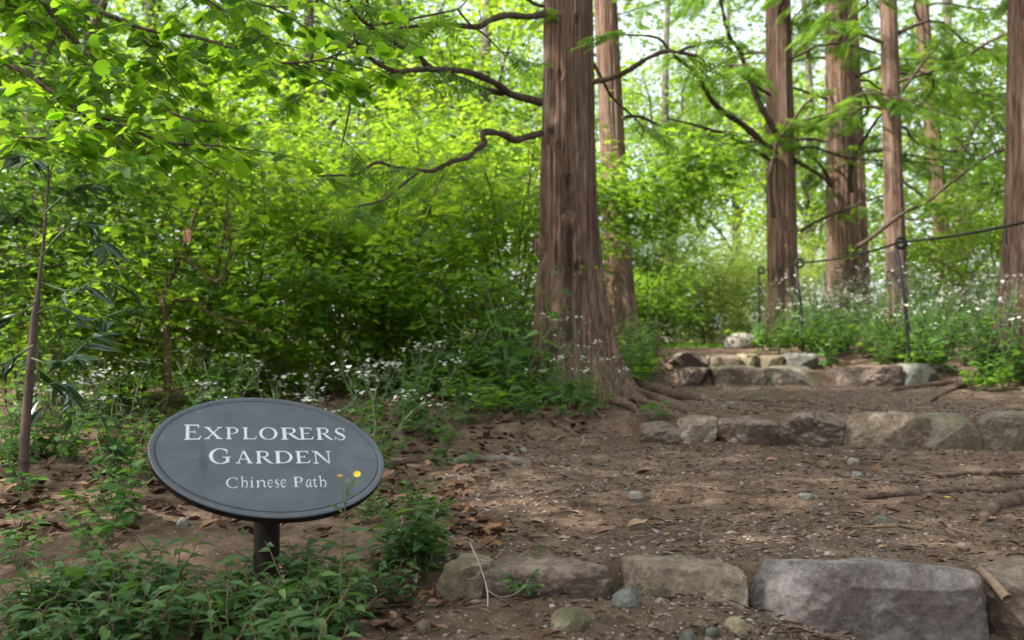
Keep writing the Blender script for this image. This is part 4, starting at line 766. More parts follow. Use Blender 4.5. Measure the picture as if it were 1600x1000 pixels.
# lone roots crossing the path
def lone_root(pts, r0, r1, label, mat='rootbark', seed=0, grp='roots crossing the path'):
    q = ground_poly(pts); t = thing('tree_root', label, 'root', q[0], grp); t_ = MB(); root_tube(t_, pts, r0, r1, seed=seed, both=seed in (5, 6, 7)); o = t_.build('tree_root', M[mat], None, loc=q[0])
    bpy.data.objects.remove(t); o.name = 'tree_root'; o.location = Vector(q[0]); return tag(o, label, 'root', grp)
lone_root([(1640, 756), (1560, 768), (1500, 770), (1440, 773), (1360, 779), (1288, 786)], .020, .009, 'long thick root lying across the right half of the path', seed=1)
lone_root([(1640, 730), (1600, 738), (1530, 741), (1450, 745), (1390, 743), (1345, 741)], .013, .006, 'thin dark root just below the second step', seed=2)
lone_root([(1640, 786), (1600, 786), (1570, 790), (1548, 802), (1530, 822)], .030, .018, 'stout bent root poking in from the right edge', seed=3)
lone_root([(580, 731), (605, 729), (640, 722), (676, 718)], .026, .016, 'smooth brown root running out from behind the sign', seed=4)
lone_root([(705, 728), (735, 722), (770, 721), (805, 724), (838, 729)], .022, .022, 'worn grey root hump at the left edge of the path', 'greybark', seed=5)
lone_root([(1280, 634), (1240, 628), (1190, 628), (1150, 624)], .022, .010, 'low root half buried above the second step', seed=6)
lone_root([(1480, 723), (1520, 727), (1560, 726), (1620, 732)], .012, .008, 'short root stub near the right end of the second step', seed=7)
def stick(pts, rr, label, mat='wood', name='wood_piece', cat='wood piece'):
    q = smooth(ground_poly(pts), 10); q[:, 2] += rr * .6; mb = MB(); mb.tube(q, rr * np.linspace(1, .85, 10), 9); o = mb.build(name, M[mat], None, loc=q[0]); o.location = Vector(q[0]); return tag(o, label, cat)
def leaning_piece():
    q = smooth(px_poly([(1574, 936), (1552, 910), (1532, 890)], [2.12, 2.17, 2.22]), 10); m_ = MB(); m_.tube(q, .011 * np.linspace(1, .85, 10), 9); o = m_.build('wood_piece', M['wood'], None, loc=q[0]); o.location = Vector(q[0]); tag(o, 'stripped branch piece leaning at the right end of the big grey stone', 'wood piece')
leaning_piece()
stick([(1360, 986), (1378, 992), (1392, 1000)], .009, 'flat wood chip on the dirt below the big grey stone')
stick([(1270, 995), (1310, 995), (1352, 992)], .006, 'thin stick at the foot of the big grey stone')
stick([(1360, 826), (1400, 828), (1440, 827)], .006, 'straight twig on the path above the big grey stone')
# bare pale stalk hanging over the lowest step
def stalk():
    d = [2.34, 2.27, 2.20, 2.16, 2.13, 2.10]; q = smooth(px_poly([(734, 848), (745, 872), (756, 902), (762, 930), (760, 965), (752, 996)], d), 24); mb = MB(); mb.tube(q, np.linspace(.0009, .0017, 24), 6)
    for pts in ([(746, 874), (764, 876), (778, 868), (790, 854)], [(762, 922), (778, 932), (800, 930), (818, 918), (826, 904)], [(752, 892), (742, 902), (730, 905)], [(752, 996), (742, 998), (760, 999)]): mb.tube(smooth(px_poly(pts, [2.26, 2.26, 2.25, 2.24] if pts[0][1] < 880 else ([2.10] * 3 if pts[0][1] > 990 else [2.17] * len(pts))), 12), np.linspace(.0009, .0004, 12), 5)
    b = q[-1]; o = mb.build('dry_stalk', M['straw'], None, loc=b); o.location = Vector(b); tag(o, 'pale bare forked stalk standing before the pale-topped step stone', 'stalk')
stalk()

# ------------------------------------------------------------------ fence and stake
def curl_post(px, py_loop, base_px, base_py, d, label, rr=.016):
    b = P(base_px, base_py, d); b[2] = float(gz(b[0], d)) ; t = P(px, py_loop, d); root = thing('fence_post', label, 'fence post', b, 'iron posts of the rope fence')
    mb = MB(); mb.tube([b - [0, 0, .2], b, b + (t - b) * .5, t + [-.04, 0, -.05]], [rr] * 4, 10); mb.build('shaft', M['iron'], root)
    a = np.linspace(math.pi, math.pi - 5.6, 26); c_ = t + np.array([.005, 0, -.01]); R_ = .045 * (1 - .1 * np.linspace(0, 1, 26))
    mb = MB(); mb.tube(np.vstack([t + [-.04, 0, -.05], c_ + np.stack([np.cos(a) * R_, 0.02 * np.linspace(0, 1, 26), np.sin(a) * R_], 1)]), [rr * .9] * 27, 8); mb.build('curl', M['iron'], root)
    return t
pp = [curl_post(1408, 378, 1422, 562, 8.3, 'tall black iron post with a curled top nearest along the path'), curl_post(1249, 410, 1255, 546, 11.0, 'black iron post with a curled top in front of the fluted redwood'),
      curl_post(1189, 421, 1184, 500, 13.6, 'farthest small curled iron post left of the fluted redwood')]
curl_post(1292, 426, 1293, 480, 15.5, 'small distant curled iron post right of the fluted redwood', .015)
far = P(1660, 333, 5.6)
mb = MB(); pts = [far, pp[0], pp[1], pp[2]]
line = [far + (pp[0] - far) * t - [0, 0, .10 * t * (1 - t)] for t in np.linspace(0, 1, 14)] + [pp[0] + (pp[1] - pp[0]) * t - [0, 0, .16 * t * (1 - t)] for t in np.linspace(.07, 1, 13)] + [pp[1] + (pp[2] - pp[1]) * t - [0, 0, .14 * t * (1 - t)] for t in np.linspace(.08, 1, 12)]
mb.tube(line, [.0105] * len(line), 8); fr = mb.build('fence_rail', M['iron'], None, loc=pp[0]); fr.location = Vector(pp[0]); tag(fr, 'dark rope strung through the curled tops of the iron posts', 'rope')
hk = P(1572, 353, 6.15); mb = MB(); mb.tube([hk, hk - [0, 0, .06], hk - [0, 0, .115]], [.007, .007, .006], 8); o = mb.build('hook', M['iron'], None, loc=hk); o.location = Vector(hk); tag(o, 'short iron hook hanging from the rope near the right edge', 'hook')
b = P(1398, 540, 9.6); b[2] = float(gz(b[0], 9.6)); st = thing('wooden_stake', 'grey wooden stake with a small plate before the slim straight trunk', 'stake', b)
mb = MB(); tp = P(1395, 385, 9.6); mb.tube([b - [0, 0, .1], tp], [.024, .022], 4); mb.build('shaft', M['stake'], st, smoothf=False)
mb = MB(); q = P(1391, 392, 9.57); V, Q = CS[8]; mb.add(V * [.035, .012, .11] + q + [0, 0, -.1], Q); mb.build('plate', M['stake'], st, smoothf=False)

# ------------------------------------------------------------------ shrubs and leafy trees
def shrub(name, label, loc, H, R, nst, leaf, per, ncl, L, tmpl, seed, group, bark_='twig', wr=.55, zlow=.10, rad=.24, flat=.18, sr=.011, cat='shrub', arch=.9, ntilt=.45):
    rng = np.random.RandomState(seed); b = np.array([loc[0], loc[1], float(gz(loc[0], loc[1], False))]); root = thing(name, label, cat, b, group)
    mb = MB(); cen = []
    stems = []
    for i in range(nst):
        az = i * 2.4 + rng.rand(); sp = R * (.35 + .6 * rng.rand()) * arch; h = H * (.65 + .35 * rng.rand()); t = np.linspace(0, 1, 10)
        o = np.array([math.cos(az), math.sin(az), 0]) * R * .12 * rng.rand()
        q = b + o + np.stack([np.cos(az) * sp * t ** 1.6, np.sin(az) * sp * t ** 1.6, h * (t - .12 * t ** 3)], 1) + np.cumsum(rng.randn(10, 3) * .018 * H / 2, axis=0) * [1, 1, .3]
        q[0] = b + o - [0, 0, .08]; stems.append(q); mb.tube(q, np.linspace(sr, sr * .35, 10) * (.7 + .6 * rng.rand()), 6)
    for k in range(ncl):
        q = stems[rng.randint(nst)]; f = zlow + (1 - zlow) * rng.rand() ** .8; i = min(int(f * 9), 8); p = q[i] + (q[i + 1] - q[i]) * (f * 9 - i)
        az = rng.rand() * 6.283; l_ = R * (.15 + .55 * rng.rand()); e = p + np.array([math.cos(az) * l_, math.sin(az) * l_, l_ * (.25 + .3 * rng.randn())])
        e[2] = max(e[2], b[2] + .12)
        m_ = (p + e) / 2 + [0, 0, .05 * l_]; mb.tube([p, m_, e], [sr * .4, sr * .3, sr * .15], 4, cap=False); cen.append(e)
        if rng.rand() < .5: cen.append(m_)
    mb.build('stems', M[bark_], root)
    leaves('foliage', *clumps(rng, cen, per, rad, flat, L, wr, ntilt=ntilt), tmpl, M[leaf], root)
    return root
def tree(name, label, loc, H, r0, zc, Rx, Rz, leaf, ncl, per, L, tmpl, seed, group=None, bark_='greybark', rad=.5, wr=.6, flat=.2, lean=(0, 0), ntilt=.5, dz=0, vis=0):
    rng = np.random.RandomState(seed); b = np.array([loc[0], loc[1], float(gz(loc[0], loc[1], False)) + dz]); top = b + [lean[0], lean[1], H * .92]; root = thing(name, label, 'tree', b, group)
    trunk('trunk', b, top, r0, r0 * .25, M[bark_], root, .3, .4, 24, 40, seed, 5, .06, lean=.15)
    ctr = b + [lean[0] * zc / H, lean[1] * zc / H, zc]; v = nrm(rng.randn(ncl, 3)) * rng.rand(ncl, 1) ** .42; E_ = ctr + v * [Rx, Rx, Rz]; nb = 11; cen = []
    bv = np.stack([np.cos(np.arange(nb) * 2.4), np.sin(np.arange(nb) * 2.4), np.linspace(-.75, .8, nb)], 1); BE = ctr + nrm(bv) * [Rx * .72, Rx * .72, Rz * .8]
    own = np.argmin(np.linalg.norm((E_[:, None] - BE[None]) / [Rx, Rx, Rz], axis=2), 1); bm = bark_ if bark_ != 'redbark' else 'branch'
    for j in range(nb):
        e = BE[j]; f = float(np.clip((e[2] - b[2]) / H - .18, .10, .9)); s_ = b + (top - b) * f; t = np.linspace(0, 1, 9)[:, None]
        q = s_ + (e - s_) * t + np.array([0, 0, 1.]) * (.12 * np.linalg.norm(e - s_) * t * (1 - t)) + rng.randn(9, 3) * .05 * t * (1 - t) * 4
        mb = MB(); mb.tube(q, np.linspace(r0 * .34, r0 * .08, 9), 6)
        for k in np.nonzero(own == j)[0]:
            p = q[rng.randint(4, 9)]; m_ = (p + E_[k]) / 2 + rng.randn(3) * .08; mb.tube(smooth([p, m_, E_[k]], 5), np.linspace(r0 * .09, r0 * .03, 5), 4, cap=False); cen += [E_[k], m_ + rng.randn(3) * .2]
        mb.build('bough', M[bm], root)
    leaves('crown', *clumps(rng, cen, per, rad, flat, L, wr, ntilt=ntilt), tmpl, M[leaf], root); return root
def at(px, d): return (P(px, 500, d)[0], d)

gs = 'shrubs of the thicket left of the path'
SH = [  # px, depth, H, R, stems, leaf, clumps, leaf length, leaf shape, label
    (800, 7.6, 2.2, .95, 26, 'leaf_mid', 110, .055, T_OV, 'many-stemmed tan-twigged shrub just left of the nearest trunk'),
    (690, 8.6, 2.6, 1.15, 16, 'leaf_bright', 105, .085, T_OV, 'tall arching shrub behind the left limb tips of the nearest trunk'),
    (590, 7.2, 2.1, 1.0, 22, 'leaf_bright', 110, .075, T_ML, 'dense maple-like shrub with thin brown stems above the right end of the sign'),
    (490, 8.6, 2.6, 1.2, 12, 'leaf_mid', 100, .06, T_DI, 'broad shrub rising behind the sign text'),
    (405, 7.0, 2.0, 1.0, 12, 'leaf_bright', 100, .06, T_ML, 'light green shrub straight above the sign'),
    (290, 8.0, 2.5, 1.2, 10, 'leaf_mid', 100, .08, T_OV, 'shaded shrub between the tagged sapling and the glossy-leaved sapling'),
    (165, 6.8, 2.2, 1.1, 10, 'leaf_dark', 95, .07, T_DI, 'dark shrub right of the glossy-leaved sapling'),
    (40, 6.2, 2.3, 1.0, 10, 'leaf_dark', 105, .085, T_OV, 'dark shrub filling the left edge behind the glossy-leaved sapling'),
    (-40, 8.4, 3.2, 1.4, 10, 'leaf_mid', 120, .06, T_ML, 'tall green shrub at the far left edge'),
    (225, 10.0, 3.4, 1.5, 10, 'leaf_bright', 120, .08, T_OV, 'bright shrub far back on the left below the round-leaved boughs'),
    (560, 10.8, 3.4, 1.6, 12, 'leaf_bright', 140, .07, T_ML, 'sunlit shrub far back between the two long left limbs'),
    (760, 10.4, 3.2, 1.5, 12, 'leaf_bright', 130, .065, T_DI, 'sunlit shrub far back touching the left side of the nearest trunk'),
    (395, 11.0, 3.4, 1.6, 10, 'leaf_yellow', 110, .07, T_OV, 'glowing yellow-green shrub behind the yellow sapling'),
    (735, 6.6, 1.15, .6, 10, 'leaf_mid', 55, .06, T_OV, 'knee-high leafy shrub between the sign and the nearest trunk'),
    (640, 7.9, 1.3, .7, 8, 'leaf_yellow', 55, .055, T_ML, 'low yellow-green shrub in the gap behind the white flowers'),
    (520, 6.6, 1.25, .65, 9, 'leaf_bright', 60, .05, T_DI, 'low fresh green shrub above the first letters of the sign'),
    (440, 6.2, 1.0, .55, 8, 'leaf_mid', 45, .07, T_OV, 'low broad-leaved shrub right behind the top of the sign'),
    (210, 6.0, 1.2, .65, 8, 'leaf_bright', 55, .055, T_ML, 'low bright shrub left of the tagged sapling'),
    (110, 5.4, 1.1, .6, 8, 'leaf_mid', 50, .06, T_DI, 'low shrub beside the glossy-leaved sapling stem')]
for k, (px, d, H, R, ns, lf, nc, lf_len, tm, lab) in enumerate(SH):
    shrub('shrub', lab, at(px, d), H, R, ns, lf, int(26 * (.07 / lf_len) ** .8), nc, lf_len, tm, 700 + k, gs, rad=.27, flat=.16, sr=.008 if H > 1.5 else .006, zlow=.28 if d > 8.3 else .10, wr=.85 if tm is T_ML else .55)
shrub('shrub', 'dark maple-leaved bush between the nearest trunk and the bright path opening', at(1015, 9.4), 2.5, .75, 4, 'leaf_mid', 30, 85, .085, T_ML, 741, None, rad=.27, zlow=.66, sr=.007)
shrub('shrub', 'leafy green bush under the slender sunlit trunk', at(1000, 12.6), 1.0, .6, 12, 'leaf_mid', 34, 110, .07, T_DI, 742, None, rad=.28)
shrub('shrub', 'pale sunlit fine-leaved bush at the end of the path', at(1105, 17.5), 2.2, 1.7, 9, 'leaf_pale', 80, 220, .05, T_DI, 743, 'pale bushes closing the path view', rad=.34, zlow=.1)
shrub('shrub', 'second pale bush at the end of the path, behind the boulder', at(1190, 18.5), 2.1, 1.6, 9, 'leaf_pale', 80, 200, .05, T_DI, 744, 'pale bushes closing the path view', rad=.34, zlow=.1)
shrub('shrub', 'green bush in shade left of the pale sunlit bush', at(985, 17), 2.6, 1.3, 16, 'leaf_mid', 50, 160, .07, T_DI, 745, None, rad=.34, zlow=.1)
shrub('shrub', 'arching bramble-like shrub at the right behind the fence rope', at(1545, 12.0), 2.0, 1.2, 14, 'leaf_mid', 34, 90, .07, T_DI, 746, None, rad=.26)
shrub('shrub', 'green shrub between the slim trunk and the thin leaning trunk', at(1450, 15.0), 2.3, 1.4, 14, 'leaf_bright', 34, 120, .07, T_DI, 747, None, rad=.3)
# the tagged sapling, the yellow sapling
def sapling(label, pts, d, leaf, seed, nleaf, L, tagged=None, r0=.018, extra=()):
    rng = np.random.RandomState(seed); q = smooth(px_poly(pts, d), 26); q[0][2] = float(gz(q[0][0], q[0][1])) - .03; root = thing('sapling', label, 'sapling', q[0]); mb = MB(); mb.tube(q, np.linspace(r0, r0 * .3, 26), 8); polys = [q[8:]]
    for e in extra: 
        qq = smooth(px_poly(e, d), 14); mb.tube(qq, np.linspace(r0 * .55, r0 * .15, 14), 6); polys.append(qq)
    tw = sprays(rng, polys, .07, .42, droop=.05, up=.25, tip=.1)
    for a_, b_ in tw: mb.tube([a_, b_], [.003, .0015], 4, cap=False)
    mb.build('stem', M['twig'], root); leaves('foliage', *leaf_along(rng, tw, nleaf, L, .6), T_OV, M[leaf], root)
    if tagged is not None:
        c_ = P(*tagged, d) ; m2 = MB(); V, Q = CS[8]; m2.add(V * [.022, .003, .035] + c_ - [0, .02, 0], Q); m2.build('label_tag', M['tagm'], root, smoothf=False)
sapling('crooked sapling with a small rusty tag hanging on its stem', [(262, 600), (262, 560), (258, 490), (256, 462), (270, 430), (282, 400), (300, 350), (312, 320), (350, 250)], 5.6, 'leaf_mid', 61, 12, .055, (295, 370), .022, [[(258, 480), (240, 450), (210, 425), (180, 415)], [(262, 470), (300, 470), (330, 490), (390, 505)], [(285, 400), (340, 440), (360, 380), (352, 330)]])
sapling('straight reddish sapling left of the shrub thicket', [(322, 580), (322, 545), (324, 500), (330, 460), (345, 400), (352, 340), (360, 280)], 6.2, 'leaf_bright', 62, 12, .055, None, .02, [[(324, 545), (310, 530), (290, 515), (275, 505)], [(328, 470), (350, 440), (370, 400)]])
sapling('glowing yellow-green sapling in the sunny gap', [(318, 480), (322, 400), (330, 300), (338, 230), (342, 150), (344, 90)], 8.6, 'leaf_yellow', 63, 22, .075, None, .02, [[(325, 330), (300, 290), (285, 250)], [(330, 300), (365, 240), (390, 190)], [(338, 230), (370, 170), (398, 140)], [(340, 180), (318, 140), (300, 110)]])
# glossy sapling at the left
def glossy():
    rng = np.random.RandomState(71); d = 3.45; q = smooth(px_poly([(36, 722), (42, 640), (48, 570), (54, 500), (60, 450), (68, 380), (72, 330), (76, 260)], d), 30); q[0][2] = float(gz(q[0][0], q[0][1])) - .05
    root = thing('glossy_sapling', 'slim red-brown sapling with narrow glossy leaves at the left edge', 'sapling', q[0]); mb = MB(); mb.tube(q, np.concatenate([np.linspace(.017, .012, 16), np.linspace(.007, .003, 14)]), 10); mb.build('trunk', M['saplingbark'], root)
    mb = MB(); br = [[(58, 470), (30, 490), (0, 500), (-30, 505)], [(56, 490), (90, 480), (140, 500), (205, 480)], [(62, 440), (110, 455), (150, 440), (200, 450)], [(50, 560), (90, 570), (130, 540), (150, 520)], [(66, 400), (100, 360), (140, 350), (190, 430)], [(68, 370), (40, 350), (10, 330), (-20, 320)], [(52, 540), (20, 560), (-10, 590)], [(48, 580), (70, 600), (100, 600), (112, 650)], [(72, 330), (110, 300), (150, 290)], [(75, 280), (50, 250), (20, 240)], [(60, 450), (90, 520), (102, 570), (108, 620)], [(60, 450), (58, 560), (66, 640)]]
    tw = []
    for e in br:
        dd = d + np.cumsum(rng.randn(len(e)) * .10); qq = smooth(px_poly(e, dd), 12); mb.tube(qq, np.linspace(.004, .0015, 12), 5); tw += [(qq[i], qq[i + 2]) for i in range(3, 10)]
    mb.build('branches', M['stem'], root)
    A = leaf_along(rng, tw, 2, .095, .27, .9, .8); leaves('leaves', *A, T_LA, M['leaf_gloss'], root)
glossy()
# overhanging round-leaved boughs reaching in from a tree left of the frame
def overhang():
    rng = np.random.RandomState(81); b = np.array([-4.6, 4.6, float(gz(-4.6, 4.6))]); root = thing('broadleaf_tree', 'round-leaved tree whose long dark boughs hang in at the upper left', 'tree', b)
    trunk('trunk', b, b + [.3, .2, 6.2], .13, .05, M['greybark'], root, .3, .4, 24, 50, 81, 5, .06)
    L = [([(-330, 60), (-120, 60), (0, 95), (60, 128), (110, 165), (150, 178), (200, 200), (260, 222), (340, 228)], [4.5, 4.4, 4.2, 4.1, 4.0, 3.9, 3.8, 3.75, 3.7], .016),
         ([(112, 166), (150, 195), (180, 208), (220, 225)], [4.0, 3.95, 3.9, 3.85], .006),
         ([(-250, -160), (-80, -90), (55, -6), (90, 36), (130, 76), (165, 108), (195, 132), (250, 165), (300, 195)], [4.6, 4.5, 4.3, 4.25, 4.2, 4.15, 4.1, 4.0, 3.9], .014),
         ([(-200, -120), (0, -50), (75, 0), (140, 12), (190, 32), (235, 48), (290, 55), (340, 68), (400, 92), (450, 98), (515, 90), (560, 60)], [4.8, 4.7, 4.5, 4.4, 4.3, 4.25, 4.2, 4.1, 4.0, 3.9, 3.85, 3.8], .013),
         ([(190, 34), (225, 62), (250, 95), (270, 120), (285, 135)], [4.3, 4.3, 4.25, 4.2, 4.2], .005),
         ([(250, -60), (320, -4), (370, 30), (410, 55), (440, 75)], [4.9, 4.6, 4.5, 4.4, 4.3], .008), ([(-60, 200), (0, 210), (60, 215), (120, 205)], [3.9, 3.8, 3.7, 3.65], .006),
         ([(330, -20), (400, 5), (450, 10), (520, -4)], [4.2, 4.1, 4.05, 4.0], .006), ([(-250, -60), (-100, -30), (20, 10), (60, 40), (100, 60)], [4.8, 4.7, 4.6, 4.5, 4.4], .009)]
    polys = []; tw = []
    for pts, dd, r in L:
        mb = MB(); q = smooth(px_poly(pts, dd), 5 * len(pts)); polys.append(q); mb.tube(q, np.linspace(r, r * .25, len(q)), 7)
        if pts[0][0] < -150: mb.tube(smooth([b + [.1, .1, q[0][2] - b[2] - .3], (b + [.1, .1, q[0][2] - b[2]] + q[0]) / 2, q[0]], 8), np.linspace(r * 1.6, r, 8), 7)
        ts = sprays(rng, [q], .036, .36, droop=-.18, up=.22, tip=.05); tw += ts
        for a_, b_ in ts: mb.tube([a_, (a_ + b_) / 2 + [0, 0, .01], b_], [.003, .002, .001], 4, cap=False)
        mb.build('branch', M['branch'], root)
    leaves('leaves', *leaf_along(rng, tw, 8, .059, .84, .5, .45), T_RD, M['leaf_round'], root)
overhang()

gt = 'woodland trees behind the thicket'
TR = [  # px, d, H, r0, zc, Rx, Rz, leaf, ncl, label
    (60, 14, 12, .34, 5.4, 3.2, 3.4, 'leaf_mid', 110, 'grey-trunked tree at the far left behind the round-leaved boughs'),
    (230, 17, 11, .16, 4.8, 3.0, 3.6, 'leaf_bright', 120, 'leafy tree far back above the sign'),
    (470, 15, 9, .14, 4.3, 2.4, 2.6, 'leaf_dark', 80, 'dark tree with sky spots through it, upper left of the limb tips'),
    (610, 18, 12, .18, 5.2, 3.0, 3.8, 'leaf_bright', 120, 'bright tree behind the upper left limbs'),
    (760, 16, 10, .14, 3.9, 2.3, 2.7, 'leaf_bright', 110, 'bright tree touching the left outline of the nearest trunk'),
    (1045, 25, 12, .16, 5.6, 2.6, 3.6, 'leaf_bright', 120, 'light green tree left of the fluted redwood'),
    (1150, 29, 12, .16, 6.2, 3.0, 3.4, 'leaf_mid', 120, 'far tree closing the view above the path end'),
    (1265, 21, 9, .16, 4.0, 2.0, 2.6, 'leaf_bright', 80, 'bright tree between the fluted and the thickest redwood'),
    (1500, 22, 11, .2, 4.6, 2.8, 3.4, 'leaf_mid', 100, 'green tree behind the thin leaning trunk'),
    (1610, 16, 9, .16, 3.6, 1.9, 2.6, 'leaf_mid', 90, 'green tree at the far right behind the cut-off trunk')]
for k, (px, d, H, r0, zc, Rx, Rz, lf, nc, lab) in enumerate(TR):
    tree('woodland_tree', lab, at(px, d), H, r0, zc, Rx, Rz, lf, nc, 40, .11, T_DI, 800 + k, gt, rad=.55)
# unseen trees added around the viewpoint so their crowns shade the foreground
for k, (x, y, lab) in enumerate([(-2.6, -1.6, 'unseen tall tree standing left behind the camera, added for shade'), (3.4, -2.6, 'unseen tall tree standing right behind the camera, added for shade'), (-5.1, 0.3, 'unseen tall tree just outside the left of the view, added for shade'), (6.4, 3.0, 'unseen tall tree just outside the right of the view, added for shade'), (-4.5, 3.6, 'unseen tall tree left of the view beside the thicket, added for shade'), (-8.3, -2.4, 'unseen tall tree far left behind the camera, added for shade')]):
    tree('added_shade_tree', lab, (x, y), 11, .2, 7.9, 2.5 if 3.3 < y < 4 else 3.9, 1.8, 'leaf_mid', 90, 34, .16, T_DI, 860 + k, 'unseen shade trees added around the viewpoint', rad=.8)
# far wood as one mass
def far_wood():
    rng = np.random.RandomState(91); cen = []
    for k in range(4200):
        d = 26 + 22 * rng.rand(); px = -250 + 2100 * rng.rand(); z = -1.0 + (17 if px < 900 else 14) * rng.rand() ** (1.2 if px < 900 else 1.5); x = (px - 800) / F * d
        if 900 < px < 1210 and z > 5 + .1 * d * rng.rand() and rng.rand() < .30: continue
        cen.append((x, d, z + EZ))
    o = leaves('far_woods', *clumps(rng, cen, 34, 1.0, .25, .24, .6), T_DI, M['leaf_far']); tag(o, 'bright far-off woodland closing the view all round', 'woods', kind='stuff')
far_wood()

# ------------------------------------------------------------------ herbs: prototypes, then copies
def aster(seed, flowers=True, H=.5, ns=5, L=.075, spread=.16):
    rng = np.random.RandomState(seed); root = thing('white_aster', 'white wood aster', 'plant'); mb = MB(); Pt = []; D = []; N = []; Ls = []; FP = []
    for i in range(ns):
        a = i * 2.4 + rng.rand(); h = H * (.6 + .5 * rng.rand()); t = np.linspace(0, 1, 8); e = spread * (.4 + rng.rand())
        q = np.stack([np.cos(a) * e * t ** 1.4, np.sin(a) * e * t ** 1.4, h * t], 1) + np.cumsum(rng.randn(8, 3) * .006, axis=0); q[0] = [0, 0, -.02]; mb.tube(q, np.linspace(.003, .0014, 8), 5)
        for k in range(9):
            f = .12 + .8 * (k + rng.rand()) / 9; j = min(int(f * 7), 6); p = q[j] + (q[j + 1] - q[j]) * (f * 7 - j); az = a + k * 2.4
            Pt.append(p); D.append((math.cos(az), math.sin(az), .1 - .5 * rng.rand())); N.append((rng.randn() * .3, rng.randn() * .3, 1)); Ls.append(L * (1.25 - .75 * f) * (.7 + .5 * rng.rand()))
        if flowers:
            for k in range(4):
                az = rng.rand() * 6.3; l_ = .03 + .05 * rng.rand(); e2 = q[-1] + [math.cos(az) * l_, math.sin(az) * l_, .02 + .03 * rng.rand()]; mb.tube([q[-2], e2], [.0012, .0008], 3, cap=False)
                for m_ in range(3): FP.append(e2 + rng.randn(3) * [.018, .018, .008])
    mb.build('stems', M['stem'], root); Ls = np.array(Ls); leaves('leaves', Pt, D, N, Ls, Ls * .6, T_OV, M['leaf_aster'], root)
    if FP:
        n = len(FP); leaves('blossoms', FP, np.stack([rng.randn(n), rng.randn(n), rng.randn(n) * .1], 1), np.stack([rng.randn(n) * .35, -.3 + rng.randn(n) * .35, np.ones(n)], 1), .016 + .008 * rng.rand(n), .020, T_ST, M['petal'], root)
    return root
def smartweed(seed, H=.15, ns=5, L=.072):
    rng = np.random.RandomState(seed); root = thing('smartweed', 'smartweed', 'plant'); mb = MB(); Pt = []; D = []; N = []; Ls = []; FP = []; FD = []
    for i in range(ns):
        a = i * 2.4 + rng.rand(); h = H * (.6 + .6 * rng.rand()); e = H * (.2 + .7 * rng.rand()); t = np.linspace(0, 1, 8)
        q = np.stack([np.cos(a) * e * t, np.sin(a) * e * t, h * (t * 1.3 - .3 * t ** 2)], 1) + np.cumsum(rng.randn(8, 3) * .004, axis=0); q[0] = [0, 0, -.02]; mb.tube(q, np.linspace(.0022, .0010, 8), 5)
        for k in range(9):
            f = .12 + .88 * (k + rng.rand() * .6) / 9; j = min(int(f * 7), 6); p = q[j] + (q[j + 1] - q[j]) * (f * 7 - j); az = a + k * 2.6 + rng.rand() * .8
            Pt.append(p); D.append((math.cos(az), math.sin(az), .35 - .6 * rng.rand())); N.append((rng.randn() * .3, rng.randn() * .3, 1)); Ls.append(L * (.6 + .6 * rng.rand()) * (1.1 - .4 * f))
        if rng.rand() < .12:
            m2 = q[-1] + np.array([rng.randn() * .008, rng.randn() * .008, .035]); FP += [q[-1] + (m2 - q[-1]) * u for u in np.linspace(.2, 1, 7)]
    mb.build('stems', M['redstem'], root); Ls = np.array(Ls); leaves('leaves', Pt, D, N, Ls, Ls * .40, T_LA, M['leaf_smart'], root)
    if FP:
        n = len(FP); leaves('blossoms', np.array(FP) - [0, 0, .003], rng.randn(n, 3), rng.randn(n, 3), .006, .006, T_OV, M['pink'], root)
    return root
def forb(seed, H=.14, ns=6, L=.06, leaf='leaf_aster', wr=.62):
    rng = np.random.RandomState(seed); root = thing('leafy_herb', 'low leafy herb', 'plant'); mb = MB(); Pt = []; D = []; N = []; Ls = []
    for i in range(ns):
        a = i * 2.4 + rng.rand(); h = H * (.5 + .7 * rng.rand()); e = H * (.3 + .8 * rng.rand()); q = np.array([[0, 0, -.02], [math.cos(a) * e * .4, math.sin(a) * e * .4, h * .7], [math.cos(a) * e, math.sin(a) * e, h]]); q = smooth(q, 6); mb.tube(q, np.linspace(.002, .001, 6), 4)
        for k in range(5):
            f = .4 + .6 * rng.rand(); j = min(int(f * 5), 4); az = a + rng.randn() * 1.3
            Pt.append(q[j]); D.append((math.cos(az), math.sin(az), .1 - .4 * rng.rand())); N.append((rng.randn() * .25, rng.randn() * .25, 1)); Ls.append(L * (.6 + .6 * rng.rand()))
    mb.build('stems', M['stem'], root); Ls = np.array(Ls); leaves('leaves', Pt, D, N, Ls, Ls * wr, T_OV, M[leaf], root); return root
def place(protos, spots, label, group, rng, smin=.75, smax=1.2):
    for k, (x, y) in enumerate(spots):
        pr = protos[rng.randint(len(protos))]; copy_tree(pr, (x, y, float(gz(x, y)) - .004), rng.rand() * 6.3, smin + (smax - smin) * rng.rand(), label, group)
def drop(protos):
    for p in protos:
        for c_ in list(p.children): bpy.data.objects.remove(c_)
        bpy.data.objects.remove(p)
def inside(n, f, rng):
    out = []
    for t in range(n * 60):
        q = f(rng)
        if q is not None: out.append(q)
        if len(out) >= n: break
    return out
R_ = np.random.RandomState(131)
AF = [aster(900 + k) for k in range(4)]; AN = [aster(910 + k, False, .42) for k in range(3)]; ALO = [aster(920 + k, True, .36, 4, .07) for k in range(3)]
SW = [smartweed(930 + k) for k in range(6)]; FB = [forb(940 + k) for k in range(4)]; FBB = [forb(950 + k, .2, 7, .075, 'leaf_mid', .55) for k in range(3)]
def bank(rng):
    y = 6.6 + 8.5 * rng.rand() ** 1.2; x = xr(y) + .30 + 3.4 * rng.rand() ** 1.3
    if x > .56 * y + .5: return None
    return float(x), float(y)
